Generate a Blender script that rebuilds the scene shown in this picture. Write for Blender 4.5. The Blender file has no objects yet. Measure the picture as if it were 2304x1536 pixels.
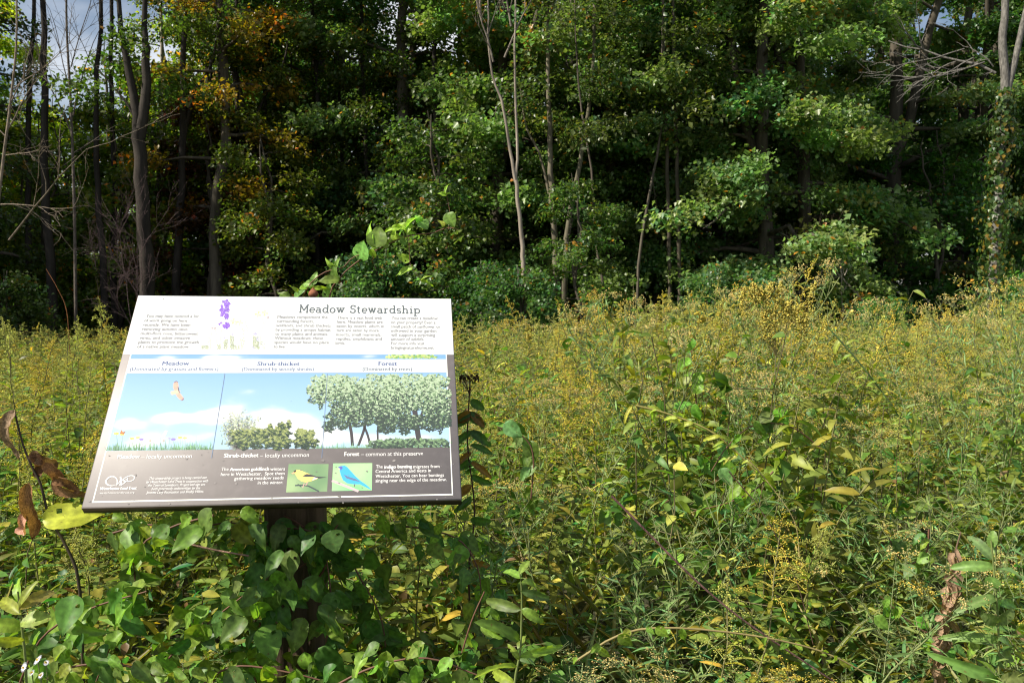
import bpy, math, random
import numpy as np
from mathutils import Vector, Matrix

# ------------------------------------------------------------------ camera, sky, sun, exposure
SC = bpy.context.scene
COL = SC.collection
FPX, CX, CY = 1894.0, 1152.0, 768.0          # focal length and centre, in photograph pixels
EYE = np.array([0.0, 0.0, 1.5])
PITCH = math.atan((768 - 650) / FPX)
cd = bpy.data.cameras.new('camera'); cam = bpy.data.objects.new('camera', cd); COL.objects.link(cam)
cam.location = EYE; cam.rotation_euler = (math.pi / 2 - PITCH, 0, 0)
cd.sensor_width = 36; cd.lens = 36 * FPX / 2304; cd.clip_end = 600; cd.clip_start = .05
cd.dof.use_dof = True; cd.dof.focus_distance = 2.4; cd.dof.aperture_fstop = 11
SC.camera = cam
SUN_EL, SUN_BACK = math.radians(44), math.radians(20)     # sun from the left, a little behind the viewer
sdir = np.array([-math.cos(SUN_EL) * math.cos(SUN_BACK), -math.cos(SUN_EL) * math.sin(SUN_BACK), math.sin(SUN_EL)])
W = bpy.data.worlds.new('World'); SC.world = W; W.use_nodes = True
nt = W.node_tree; nd = nt.nodes; lk = nt.links; nd.clear()
sky = nd.new('ShaderNodeTexSky'); sky.sky_type = 'NISHITA'; sky.sun_disc = False
sky.sun_elevation = SUN_EL; sky.sun_rotation = math.atan2(sdir[0], sdir[1]); sky.dust_density = .6
bg = nd.new('ShaderNodeBackground'); bg.inputs['Strength'].default_value = .06
tc = nd.new('ShaderNodeTexCoord'); mp = nd.new('ShaderNodeMapping'); mp.inputs['Scale'].default_value = (1, 1, 2.2)
nz = nd.new('ShaderNodeTexNoise'); nz.inputs['Scale'].default_value = 2.3; nz.inputs['Detail'].default_value = 7
cr = nd.new('ShaderNodeValToRGB'); cr.color_ramp.elements[0].position = .44; cr.color_ramp.elements[1].position = .62
mx = nd.new('ShaderNodeMixRGB'); mx.inputs[2].default_value = (10.5, 10.8, 11.3, 1)
ou = nd.new('ShaderNodeOutputWorld')
lk.new(tc.outputs['Generated'], mp.inputs[0]); lk.new(mp.outputs[0], nz.inputs['Vector']); lk.new(nz.outputs['Fac'], cr.inputs[0])
lk.new(cr.outputs[0], mx.inputs[0]); lk.new(sky.outputs[0], mx.inputs[1]); lk.new(mx.outputs[0], bg.inputs[0]); lk.new(bg.outputs[0], ou.inputs[0])
sl = bpy.data.lights.new('sun', 'SUN'); sl.energy = 5.0; sl.angle = math.radians(.53); sl.color = (1, .93, .8)
so = bpy.data.objects.new('sun', sl); COL.objects.link(so)
so.rotation_euler = Vector(sdir).to_track_quat('Z', 'Y').to_euler(); so.location = (-20, -20, 30)
vs = SC.view_settings; vs.view_transform = 'Standard'; vs.look = 'None'; vs.gamma = 1; vs.use_curve_mapping = False; vs.exposure = .7
SC.cycles.max_bounces = 6; SC.cycles.diffuse_bounces = 3; SC.cycles.transmission_bounces = 4; SC.cycles.glossy_bounces = 2
SC.cycles.use_denoising = True; SC.cycles.filter_width = 1.15; SC.cycles.caustics_reflective = False; SC.cycles.caustics_refractive = False

rng = np.random.default_rng(7)
random.seed(7)

# ------------------------------------------------------------------ helpers
def at(px, py, Y):
    """the point at depth Y seen at a photograph pixel"""
    xc, yc = (px - CX) / FPX, -(py - CY) / FPX
    fw = yc * math.sin(PITCH) + math.cos(PITCH); up = yc * math.cos(PITCH) - math.sin(PITCH)
    return np.array([xc * Y / fw, Y, 1.5 + up * Y / fw])

def norm(a): return a / (np.linalg.norm(a, axis=-1, keepdims=True) + 1e-9)

class G:
    """collects vertices, faces and colours; build() links them as ONE mesh"""
    def __init__(s): s.v = []; s.f = []; s.c = []; s.n = 0
    def add(s, v, faces, col):
        v = np.asarray(v, float).reshape(-1, 3); c = np.asarray(col, float)
        if c.ndim == 1: c = np.tile(c, (len(v), 1))
        for F in (faces if isinstance(faces, (list, tuple)) else [faces]):
            if len(F): s.f.append(np.asarray(F, np.int64) + s.n)
        s.v.append(v); s.c.append(c); s.n += len(v)
    def inst(s, tpl, pos, M, scale, col):
        """tpl=(V,F[,shade]) placed n times; M (n,3,3) columns are the local axes"""
        V, F = tpl[0], tpl[1]; n = len(pos)
        if n == 0: return
        scale = np.asarray(scale, float)
        sc = np.broadcast_to(scale.reshape(-1, 1, 1) if scale.ndim == 1 else scale[:, None, :] if scale.ndim == 2 else scale, (n, 1, 1) if scale.ndim < 2 else (n, 1, 3))
        P = np.einsum('nij,nkj->nki', M, V[None] * sc) + np.asarray(pos)[:, None, :]
        FF = (F[None] + (np.arange(n) * len(V))[:, None, None]).reshape(-1, F.shape[1])
        c = np.broadcast_to(np.asarray(col, float), (n, 3))[:, None, :]
        c = c * (tpl[2][None, :, None] if len(tpl) > 2 else np.ones((1, len(V), 1)))
        s.add(P.reshape(-1, 3), FF, c.reshape(-1, 3))
    def tube(s, pts, rad, col, sides=6):
        pts = np.asarray(pts, float); n = len(pts); rad = np.broadcast_to(rad, (n,))
        t = norm(np.gradient(pts, axis=0)); ref = np.array([.3, .9, .1]) if abs(t[0][2]) > .7 else np.array([0, 0, 1.])
        a = norm(np.cross(t, ref)); b = np.cross(t, a)
        th = np.arange(sides) * 2 * np.pi / sides
        V = pts[:, None] + rad[:, None, None] * (np.cos(th)[None, :, None] * a[:, None] + np.sin(th)[None, :, None] * b[:, None])
        i = np.arange(n - 1)[:, None] * sides; j = np.arange(sides)[None]; k = (j + 1) % sides
        F = np.stack([i + j, i + k, i + sides + k, i + sides + j], -1).reshape(-1, 4)
        s.add(V.reshape(-1, 3), F, col)
    def arrays(s): return np.concatenate(s.v), s.f, np.concatenate(s.c)
    def mesh(s, name, mat, smooth=False):
        V, FL, C = s.arrays()
        me = bpy.data.meshes.new(name); me.vertices.add(len(V)); me.vertices.foreach_set('co', V.ravel())
        li = np.concatenate([f.ravel() for f in FL]); tot = np.concatenate([np.full(len(f), f.shape[1]) for f in FL])
        me.loops.add(len(li)); me.loops.foreach_set('vertex_index', li)
        me.polygons.add(len(tot)); me.polygons.foreach_set('loop_start', np.concatenate([[0], np.cumsum(tot)[:-1]])); me.polygons.foreach_set('loop_total', tot)
        if smooth: me.polygons.foreach_set('use_smooth', np.ones(len(tot), bool))
        at_ = me.color_attributes.new('Col', 'FLOAT_COLOR', 'POINT')
        at_.data.foreach_set('color', np.concatenate([C, np.ones((len(C), 1))], 1).astype(np.float32).ravel())
        me.materials.append(mat); me.update(calc_edges=True)
        return me
    def build(s, name, mat, parent=None, smooth=False, stuff=False): return obj(name, s.mesh(name, mat, smooth), parent, stuff)

def obj(name, me, parent=None, stuff=False):
    o = bpy.data.objects.new(name, me); COL.objects.link(o)
    if parent is not None: o.parent = parent
    if stuff: o['kind'] = 'stuff'
    return o
def tag(o, label=None, cat=None, group=None, kind=None):
    if label: o['label'] = label
    if cat: o['category'] = cat
    if group: o['group'] = group
    if kind: o['kind'] = kind
    return o
def thing(name, label, cat, loc=(0, 0, 0), group=None, rz=0):
    o = bpy.data.objects.new(name, None); COL.objects.link(o); o.location = loc; o.rotation_euler = (0, 0, rz); o.empty_display_size = .1
    return tag(o, label, cat, group)

def frames(d, up, roll=None):
    """columns: x across, y along d, z normal"""
    d = norm(d); x = norm(np.cross(d, up)); z = np.cross(x, d)
    if roll is not None:
        c, s_ = np.cos(roll)[:, None], np.sin(roll)[:, None]
        x, z = x * c + z * s_, z * c - x * s_
    return np.stack([x, d, z], -1)

def curve(P, n=12):
    """smooth path through points"""
    P = np.asarray(P, float)
    if len(P) < 3: return np.linspace(P[0], P[-1], n)
    Q = np.vstack([2 * P[0] - P[1], P, 2 * P[-1] - P[-2]]); out = []
    m = max(2, n // (len(P) - 1))
    for i in range(1, len(Q) - 2):
        t = np.linspace(0, 1, m, endpoint=False)[:, None]; a, b, c, d = Q[i - 1:i + 3]
        out.append(.5 * ((2 * b) + (c - a) * t + (2 * a - 5 * b + 4 * c - d) * t ** 2 + (3 * b - a - 3 * c + d) * t ** 3))
    out.append(P[-1:]); return np.vstack(out)

# ------------------------------------------------------------------ materials
def new_mat(name):
    m = bpy.data.materials.new(name); m.use_nodes = True; t = m.node_tree; t.nodes.clear()
    return m, t.nodes, t.links
def foliage_mat(name, trans=.4, rough=.42, spec=.4, noise=14., amt=.35, through=(1.9, 1.9, .75)):
    m, N, L = new_mat(name)
    A = N.new('ShaderNodeAttribute'); A.attribute_name = 'Col'; I = N.new('ShaderNodeObjectInfo')
    X = N.new('ShaderNodeMixRGB'); X.blend_type = 'MULTIPLY'; X.inputs[0].default_value = 1
    L.new(A.outputs['Color'], X.inputs[1]); L.new(I.outputs['Color'], X.inputs[2])
    T = N.new('ShaderNodeTexCoord'); Z = N.new('ShaderNodeTexNoise'); Z.inputs['Scale'].default_value = noise; Z.inputs['Detail'].default_value = 4
    L.new(T.outputs['Object'], Z.inputs['Vector'])
    R = N.new('ShaderNodeMapRange'); R.inputs[1].default_value = .3; R.inputs[2].default_value = .7; R.inputs[3].default_value = 1 - amt; R.inputs[4].default_value = 1 + amt
    L.new(Z.outputs['Fac'], R.inputs[0])
    H = N.new('ShaderNodeHueSaturation'); L.new(X.outputs[0], H.inputs['Color']); L.new(R.outputs[0], H.inputs['Value'])
    P = N.new('ShaderNodeBsdfPrincipled'); P.inputs['Roughness'].default_value = rough; P.inputs['Specular IOR Level'].default_value = spec
    L.new(H.outputs[0], P.inputs['Base Color'])
    O = N.new('ShaderNodeOutputMaterial')
    if trans > 0:
        D = N.new('ShaderNodeBsdfTranslucent'); Y = N.new('ShaderNodeMixRGB'); Y.blend_type = 'MULTIPLY'; Y.inputs[0].default_value = 1; Y.inputs[2].default_value = (*through, 1)
        L.new(H.outputs[0], Y.inputs[1]); L.new(Y.outputs[0], D.inputs[0])
        S = N.new('ShaderNodeMixShader'); S.inputs[0].default_value = trans; L.new(P.outputs[0], S.inputs[1]); L.new(D.outputs[0], S.inputs[2]); L.new(S.outputs[0], O.inputs[0])
    else: L.new(P.outputs[0], O.inputs[0])
    return m
def bark_mat(name, scale=6., stretch=.15):
    m, N, L = new_mat(name)
    A = N.new('ShaderNodeAttribute'); A.attribute_name = 'Col'; I = N.new('ShaderNodeObjectInfo')
    X = N.new('ShaderNodeMixRGB'); X.blend_type = 'MULTIPLY'; X.inputs[0].default_value = 1
    L.new(A.outputs['Color'], X.inputs[1]); L.new(I.outputs['Color'], X.inputs[2])
    T = N.new('ShaderNodeTexCoord'); M = N.new('ShaderNodeMapping'); M.inputs['Scale'].default_value = (1, 1, stretch)
    Z = N.new('ShaderNodeTexNoise'); Z.inputs['Scale'].default_value = scale; Z.inputs['Detail'].default_value = 8; Z.inputs['Roughness'].default_value = .65
    L.new(T.outputs['Object'], M.inputs[0]); L.new(M.outputs[0], Z.inputs['Vector'])
    R = N.new('ShaderNodeMapRange'); R.inputs[1].default_value = .32; R.inputs[2].default_value = .68; R.inputs[3].default_value = .4; R.inputs[4].default_value = 1.6
    L.new(Z.outputs['Fac'], R.inputs[0]); H = N.new('ShaderNodeHueSaturation'); L.new(X.outputs[0], H.inputs['Color']); L.new(R.outputs[0], H.inputs['Value'])
    B = N.new('ShaderNodeBump'); B.inputs['Strength'].default_value = .7; B.inputs['Distance'].default_value = .02; L.new(Z.outputs['Fac'], B.inputs['Height'])
    P = N.new('ShaderNodeBsdfPrincipled'); P.inputs['Roughness'].default_value = .85; P.inputs['Specular IOR Level'].default_value = .2
    L.new(H.outputs[0], P.inputs['Base Color']); L.new(B.outputs[0], P.inputs['Normal'])
    O = N.new('ShaderNodeOutputMaterial'); L.new(P.outputs[0], O.inputs[0]); return m
M_LEAF = foliage_mat('leaf', .36, .45, .3, 30, .25, (1.7, 1.75, .55))
M_BROAD = foliage_mat('broad_leaf', .38, .46, .35, 6, .3, (1.8, 1.85, .6))
_n, _l = M_BROAD.node_tree.nodes, M_BROAD.node_tree.links
_h = next(q for q in _n if q.type == 'HUE_SAT'); _t = next(q for q in _n if q.type == 'TEX_COORD'); _o = next(q for q in _n if q.type == 'OBJECT_INFO')
_v = _n.new('ShaderNodeTexNoise'); _v.noise_dimensions = '4D'; _v.inputs['Scale'].default_value = 11; _v.inputs['Detail'].default_value = 3; _l.new(_t.outputs['Object'], _v.inputs['Vector']); _w = _n.new('ShaderNodeMath'); _w.operation = 'MULTIPLY'; _w.inputs[1].default_value = 40; _l.new(_o.outputs['Random'], _w.inputs[0]); _l.new(_w.outputs[0], _v.inputs['W'])
_r = _n.new('ShaderNodeMapRange'); _r.inputs[1].default_value = .64; _r.inputs[2].default_value = .7; _r.inputs[4].default_value = .75; _l.new(_v.outputs['Fac'], _r.inputs[0])
_m = _n.new('ShaderNodeMixRGB'); _m.inputs[2].default_value = (.16, .1, .03, 1)
for _k in [k for k in _l if k.from_node == _h]: _s = _k.to_socket; _l.remove(_k); _l.new(_m.outputs[0], _s)
_l.new(_h.outputs[0], _m.inputs[1]); _l.new(_r.outputs[0], _m.inputs[0])
M_TREE = foliage_mat('tree_leaf', .45, .4, .6, .8, .28, (1.5, 1.8, .8))
M_FLOWER = foliage_mat('floret', .25, .7, .1, 60, .2)
M_DRY = foliage_mat('dry_leaf', .15, .8, .1, 40, .5)
M_STEM = foliage_mat('stem', 0, .6, .3, 20, .25)
M_BARK = bark_mat('bark')
M_TWIG = bark_mat('twig_bark', 30, .3)

# ------------------------------------------------------------------ leaf shapes
def leaf_grid(w, na=6, nc=2, fold=.25, curl=.35, tip=1.6, base=.7, teeth=0., wave=0., holes=(), seed=0):
    """unit-length leaf: y 0..1, half width w, folded along the midrib, tip curling down; shade array gives paler midrib and veins"""
    r = np.random.default_rng(seed)
    t = np.linspace(0, 1, na + 1) ** (1.35 if na > 8 else 1); prof = (t ** base) * (1 - t) ** (tip * .62); prof = prof / prof.max() * w; prof[0] = w * .03; prof[-1] = 0
    us = np.linspace(-1, 1, 2 * nc + 1); V = []; S = []
    for i, ti in enumerate(t):
        for u in us:
            x = prof[i] * u; y = ti + (teeth * (i % 2) * abs(u) if 0 < i < na else 0) - abs(u) * .04 * (1 - ti)
            if abs(u) == 1 and teeth and 0 < i < na: x *= 1 + teeth * (2 if i % 2 else -1)
            z = fold * abs(x) - curl * ti ** 2 * .5 + wave * w * math.sin(ti * 9 + u * 2 + seed) * abs(u)
            V.append((x, y - .12 * curl * ti ** 3, z)); S.append(1.35 if u == 0 else (1.0 + (.15 if i % 2 else -.12)))
    k = 2 * nc + 1; F = []
    for i in range(na):
        for j in range(2 * nc):
            if (i, j) in holes: continue
            F.append((i * k + j, i * k + j + 1, (i + 1) * k + j + 1, (i + 1) * k + j))
    return np.array(V), np.array(F), np.array(S)
LANCE = leaf_grid(.098, 4, 1, .5, .5, 1.1, .5)
LANCE2 = leaf_grid(.118, 4, 1, .4, .9, 1.1, .5, seed=2)
NARROW = leaf_grid(.062, 3, 1, .5, .6, .8, .4)
OVATE = leaf_grid(.3, 4, 1, .35, .5, 1.5, .55)
LOWLEAF = leaf_grid(.16, 2, 1, .4, .5, 1.3, .5)
HERO = [leaf_grid(.33, 10, 3, .22, .35, 1.75, .55, .012, .12, (), 1), leaf_grid(.31, 10, 3, .35, .7, 1.6, .5, .012, .2, ((7, 0),), 2),
        leaf_grid(.36, 10, 3, .15, .15, 1.9, .55, .012, .1, ((3, 1),), 3), leaf_grid(.27, 10, 3, .45, 1.1, 1.4, .5, .012, .25, ((6, 5),), 4)]
SERR = [leaf_grid(.15, 12, 2, .4, .7, 1.1, .55, .03, .15, (), 5), leaf_grid(.13, 12, 2, .3, 1.1, 1.1, .5, .03, .2, ((9, 0),), 6)]
DIAM = (np.array([[0, 0, 0], [-.34, .45, .08], [0, 1, -.12], [.34, .45, .08]]), np.array([[0, 1, 2], [0, 2, 3]]))
MAPLE = (np.array([[0, 0, 0], [-.5, .3, .1], [-.3, .62, .03], [0, 1, -.15], [.3, .62, .03], [.5, .3, .1]]), np.array([[0, 1, 2], [0, 2, 3], [0, 3, 4], [0, 4, 5]]))
BUD = (np.array([[0, 0, .6], [.5, 0, 0], [-.25, .43, 0], [-.25, -.43, 0], [0, 0, -.6]]), np.array([[0, 1, 2], [0, 2, 3], [0, 3, 1], [4, 2, 1], [4, 3, 2], [4, 1, 3]]))

def vary(c, n, a=.18, hue=.12, r=rng):
    c = np.asarray(c, float); k = np.exp(r.normal(0, a, (n, 1))); h = r.normal(0, hue, (n, 1))
    return np.clip(c * k * (1 + np.hstack([h * 1.4, h * .15, -h * .5])), .002, .95)

# ------------------------------------------------------------------ ground
def canopy(px, Y):
    """how high the meadow stands in a direction and at a distance"""
    peak = np.interp(px, [0, 250, 1050, 1250, 1450, 1700, 1930, 2080, 2304], [1.04, .98, 1.05, 1.15, 1.26, 1.29, 1.14, 1.1, 1.36])
    return peak * np.interp(Y, [1, 1.4, 2, 3, 4, 5.5, 7, 10, 14, 20, 26], [.3, .42, .58, .78, .9, .98, 1, .93, .76, .48, .35])
g = G(); n = 120; r_ = np.linspace(-1, 1, n + 1)
gx = np.sign(r_) * np.abs(r_) ** 2.2 * 260; X, Yy = np.meshgrid(gx, gx + 12)
Z = .05 * np.sin(X * .7) * np.cos(Yy * .5) + .03 * np.sin(X * 2.3 + 1) * np.sin(Yy * 1.9)
V = np.stack([X, Yy, Z], -1).reshape(-1, 3); i = np.arange(n)[:, None] * (n + 1); j = np.arange(n)[None]
g.add(V, np.stack([i + j, i + j + 1, i + n + 2 + j, i + n + 1 + j], -1).reshape(-1, 4), (.05, .038, .022))
M_SOIL, N, L = new_mat('soil')
T = N.new('ShaderNodeTexCoord'); Z1 = N.new('ShaderNodeTexNoise'); Z1.inputs['Scale'].default_value = 9; Z1.inputs['Detail'].default_value = 9; Z1.inputs['Roughness'].default_value = .7
L.new(T.outputs['Object'], Z1.inputs['Vector']); R = N.new('ShaderNodeValToRGB'); R.color_ramp.elements[0].color = (.02, .014, .008, 1); R.color_ramp.elements[1].color = (.13, .09, .045, 1)
R.color_ramp.elements[0].position = .35; R.color_ramp.elements[1].position = .68
e = R.color_ramp.elements.new(.52); e.color = (.045, .05, .018, 1)
L.new(Z1.outputs['Fac'], R.inputs[0]); P = N.new('ShaderNodeBsdfPrincipled'); P.inputs['Roughness'].default_value = .95; L.new(R.outputs[0], P.inputs['Base Color'])
B = N.new('ShaderNodeBump'); B.inputs['Distance'].default_value = .04; L.new(Z1.outputs['Fac'], B.inputs['Height']); L.new(B.outputs[0], P.inputs['Normal'])
O = N.new('ShaderNodeOutputMaterial'); L.new(P.outputs[0], O.inputs[0])
gr = g.build('ground', M_SOIL, smooth=True); tag(gr, 'dark leaf-strewn soil under the meadow and the wood', kind='structure')

# ------------------------------------------------------------------ forest
GREEN = (.13, .19, .064); DEEP = (.034, .072, .026); YEL = (.26, .2, .03); OLIVE = (.11, .125, .028)
def make_tree(seed, H, r0, lo, hi, nl, spread, lsize, nleaf, col, tpl=DIAM, droop=.35, wob=.25, forks=1, orange=.01, flat=.16, subs=6, dens_hi=1.):
    r = np.random.default_rng(seed); tr = G(); cw = G(); bc = (.085, .072, .055)
    zs = np.linspace(-.1, H, 16); off = np.cumsum(r.normal(0, wob * .22, (16, 2)), 0); off -= off[0]
    tp = np.column_stack([off, zs]); rad = r0 * (1 - zs.clip(0) / H) ** .7 + .012; rad[0] *= 1.5; rad[1] *= 1.08
    tr.tube(tp, rad, bc, 8)
    leaders = [(tp, rad)]
    for k in range(forks):
        i0 = int(r.integers(5, 9)); a = r.uniform(0, 6.28); L_ = H - tp[i0, 2]
        q = np.linspace(0, 1, 9)[:, None]; p = tp[i0] + np.hstack([np.cos(a) * q ** .8 * L_ * .2, np.sin(a) * q ** .8 * L_ * .2, q * L_ * .95]) + np.vstack([[0, 0, 0], r.normal(0, .07, (8, 3))])
        ra = rad[i0] * .72 * (1 - q[:, 0]) ** .7 + .01; tr.tube(p, ra, bc, 6); leaders.append((p, ra))
    C = []; D = []
    for k in range(nl):
        z = lo + (hi - lo) * ((k + r.uniform(-.4, .4)) / nl); ld, rd = leaders[int(r.integers(len(leaders)))]
        if z < ld[0, 2]: ld, rd = leaders[0]
        b = np.array([np.interp(z, ld[:, 2], ld[:, m]) for m in range(3)]); rb = np.interp(z, ld[:, 2], rd)
        a = k * 2.399 + r.uniform(-.5, .5); prof = math.sin(math.pi * min(1, max(.08, .35 + .65 * (z - lo) / (hi - lo + .01)))) ** .6
        L_ = spread * (.45 + .55 * prof) * r.uniform(.65, 1.15); el = r.uniform(.1, .7)
        q = np.linspace(0, 1, 7)[:, None]; dd = np.array([math.cos(a), math.sin(a), 0])
        p = b + dd * L_ * q + np.array([0, 0, 1]) * (L_ * (math.tan(el) * q * .6 - droop * q ** 2)) + np.vstack([[0, 0, 0], r.normal(0, .05 * L_ / 3, (6, 3))])
        tr.tube(p, max(.012, rb * .38) * (1 - q[:, 0]) ** .8 + .006, bc, 5)
        for m in range(subs):
            t = r.uniform(.3, 1); s0 = np.array([np.interp(t * 6, range(7), p[:, c]) for c in range(3)])
            a2 = a + r.choice([-1, 1]) * r.uniform(.3, 1.1); l2 = L_ * r.uniform(.15, .38)
            e = s0 + np.array([math.cos(a2), math.sin(a2), r.uniform(-.25, .25)]) * l2
            tr.tube(np.array([s0, (s0 + e) / 2 + [0, 0, .05], e]), [.012, .008, .004], bc, 3)
            for w_ in (.45, .75, 1.): C.append(s0 + (e - s0) * w_); D.append(dd)
    C = np.array(C); D = np.array(D); wgt = np.where(C[:, 2] > 9.5, dens_hi * .5, 1.); idx = r.choice(len(C), nleaf, p=wgt / wgt.sum())
    rr = np.sqrt(r.uniform(0, 1, nleaf)) * .5 * (spread / 3.2) ** .4; th = r.uniform(0, 6.28, nleaf)
    P_ = C[idx] + np.column_stack([rr * np.cos(th), rr * np.sin(th), r.normal(0, flat, nleaf) - .12 * rr])
    d = norm(D[idx] * .8 + r.normal(0, .75, (nleaf, 3)) + [0, 0, -.35]); up = norm(np.array([0, 0, 1.]) + r.normal(0, .45, (nleaf, 3)))
    ccol = vary(col, len(C), .16, .14, r)[idx] * np.exp(r.normal(0, .14, (nleaf, 1)))
    om = r.uniform(0, 1, nleaf) < orange; ccol[om] = (.42, .17, .03)
    oc = r.choice(len(C), max(1, int(len(C) * orange))); ccol[np.isin(idx, oc)] = (.36, .17, .035)
    cw.inst(tpl, P_, frames(d, up), lsize * np.exp(r.normal(0, .2, nleaf)), ccol)
    return tr.mesh('tree_trunk', M_BARK, True), cw.mesh('tree_crown', M_TREE)
TT = {
 'oak1': make_tree(11, 15, .24, 1.0, 13.5, 34, 3.4, .116, 43000, GREEN, MAPLE),
 'oak2': make_tree(12, 14, .2, .8, 12.5, 34, 3.0, .112, 42000, (.125, .185, .06), MAPLE, droop=.45),
 'oak3': make_tree(13, 16, .26, 2.2, 14.5, 34, 3.8, .116, 43000, (.118, .178, .064), MAPLE, droop=.25, flat=.1, orange=.02),
 'slim1': make_tree(14, 16, .17, 3.2, 15, 26, 1.9, .12, 7800, OLIVE, DIAM, wob=.4, orange=.015),
 'slim2': make_tree(15, 15, .15, 2.4, 14, 26, 2.0, .12, 8000, (.085, .12, .03), DIAM, wob=.5, orange=.02),
 'thin': make_tree(16, 15, .12, 5.5, 14.5, 18, 1.5, .115, 3600, (.09, .12, .03), DIAM, wob=.55, forks=0),
 'young': make_tree(17, 6.5, .07, .5, 6.2, 22, 1.7, .11, 8000, (.065, .105, .03), MAPLE, forks=2),
 'shrub': make_tree(18, 3.0, .04, .15, 2.8, 22, 1.35, .1, 6500, (.09, .155, .058), MAPLE, forks=3, droop=.2),
 'back': make_tree(19, 17, .22, 1.2, 16, 36, 3.6, .24, 8500, (.05, .085, .025), DIAM, subs=6),
}
def tree(kind, px, Y, label, group=None, s=1., tint=(1, 1, 1), name=None, rz=None, cat='tree', sz=1.):
    x = (px - CX) / FPX * Y; t, c = TT[kind]
    e = thing(name or 'forest_tree', label, cat, (x, Y, 0), group, random.uniform(0, 6.28) if rz is None else rz); e.scale = (s, s, s * sz)
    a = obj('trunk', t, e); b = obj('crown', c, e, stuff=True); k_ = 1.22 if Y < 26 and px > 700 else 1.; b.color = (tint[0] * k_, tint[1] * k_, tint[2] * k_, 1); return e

def px_path(pts, Y, dy=0.):
    """pixel path with optional third value = depth offset"""
    return np.array([at(p[0], p[1], Y + (p[2] if len(p) > 2 else 0)) for p in pts])
def stem_tree(name, label, Y, paths, crown=None, col=(.085, .072, .055), tint=(1, 1, 1), s=1., cat='tree', group=None, branches=None, csz=1.):
    """a tree whose trunk follows measured stems; paths: list of (pixel points, radius at the foot, radius at the top)"""
    base = px_path(paths[0][0][:1], Y)[0]; base[2] = 0
    e = thing(name, label, cat, tuple(base), group); G0 = G()
    for k, (pts, ra, rb) in enumerate(paths):
        P = curve(px_path(pts, Y), 22); P = P + np.random.default_rng(len(name) + k).normal(0, ra * .12, P.shape)
        G0.tube(P - base, np.linspace(ra, rb, len(P)), col, 8)
    G0.build('trunk', M_BARK, e, True)
    if branches is not None: branches.build('branch', M_TWIG, e)
    if crown:
        c = obj('crown', TT[crown][1], e, stuff=True); c.color = (*tint, 1); c.rotation_euler = (0, 0, rng.uniform(0, 6)); c.scale = (s, s, s * csz)
    return e
def bare(g_, p, d, L, r0, depth, r, col, bend=.25, up=.0, kids=5, spread=.7):
    """forking leafless branch"""
    n_ = 7; P = [p]; dd = d
    for i_ in range(n_ - 1):
        dd = norm(dd + r.normal(0, bend * .35, 3) + np.array([0, 0, up])); P.append(P[-1] + dd * L / (n_ - 1))
    P = np.array(P); g_.tube(P, np.linspace(r0, max(.003, r0 * .35), n_), col, 5 if r0 > .01 else 3)
    if depth:
        for k in range(kids):
            i_ = int(r.integers(1, n_)); ax = r.normal(0, 1, 3); t = norm(P[min(i_, n_ - 1)] - P[i_ - 1])
            ax = norm(ax - t * (ax @ t)); bare(g_, P[i_], norm(t + ax * spread * r.uniform(.6, 1.3)), L * r.uniform(.35, .6), r0 * .5, depth - 1, r, col, bend, up, max(2, kids - 1), spread)

# trees of the wood's edge, one by one
tree('oak1', 905, 24.5, 'full green tree directly behind the top right corner of the sign, branches in flat tiers')
tree('oak2', 1075, 27, 'green tree showing through behind the pale forked dead stems, with sky gaps to its left')
tree('oak3', 1270, 24, 'leafy green tree with a stout grey trunk just right of the forked dead stems', rz=.8)
tree('oak1', 1640, 25, 'green tree with low branch tiers in the middle of the right half', rz=4.)
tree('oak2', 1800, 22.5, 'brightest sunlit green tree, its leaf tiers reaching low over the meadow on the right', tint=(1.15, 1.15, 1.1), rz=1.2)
tree('oak3', 1985, 25.5, 'green tree behind the bare grey branches on the right', rz=5.3)
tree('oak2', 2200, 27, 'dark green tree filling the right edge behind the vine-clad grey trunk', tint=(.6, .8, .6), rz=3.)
tree('slim2', 1440, 27.5, 'thin-crowned green tree in the gap between the two masses of oak foliage', s=.95)
tree('oak1', 720, 27, 'dull blue-green tree above the middle of the sign', tint=(.75, .95, 1.0), rz=2.4)
tree('slim1', 500, 23, 'slender tree turning yellow and orange above the left part of the sign', tint=(2.3, 1.35, .5), rz=.5)
tree('slim2', 590, 25, 'slender yellow-green tree right of the orange one', tint=(1.6, 1.25, .6), rz=2.)
tree('young', 635, 22.5, 'low young tree with pale yellow-green leaves above the purple print of the sign', s=.85, tint=(1.9, 1.5, .8))
tree('young', 455, 24, 'small tree with wine-red leaves among the left trunks', s=1.05, tint=(1.3, .35, .45))
tree('slim2', -40, 21.5, 'leafy green tree at the left edge of the wood, dark and vine-hung', tint=(.7, .8, .6), s=1.0, rz=1.)
tree('young', 95, 25.5, 'young yellow-green tree below the patch of sky, between the two leftmost trunks', s=1., tint=(2.2, 1.8, .7))
tree('young', 180, 27, 'young tree with sunlit yellow-green leaves below the right side of the sky patch', s=1.05, tint=(2.4, 2., .6))
tree('young', 262, 24.5, 'young tree behind the thin dark trunks left of the big forked trunk', s=1.05, tint=(1.8, 1.7, .7))
tree('young', 385, 25, 'young tree with bright leaves just right of the big forked trunk', s=1.1, tint=(2.4, 1.9, .5))
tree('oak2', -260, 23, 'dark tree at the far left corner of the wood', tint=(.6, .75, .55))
tree('oak2', 1120, 23.5, 'green tree whose foliage hangs behind the pale forked dead stems', tint=(1.05, 1.05, .9), rz=5.)
tree('oak1', 1370, 23, 'green tree just left of the gap with thin crooked stems', s=.8, rz=1.9)
tree('oak2', 1560, 24, 'green tree right of the two close straight grey trunks', s=.95, tint=(.85, .95, .75), rz=2.7)
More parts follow.
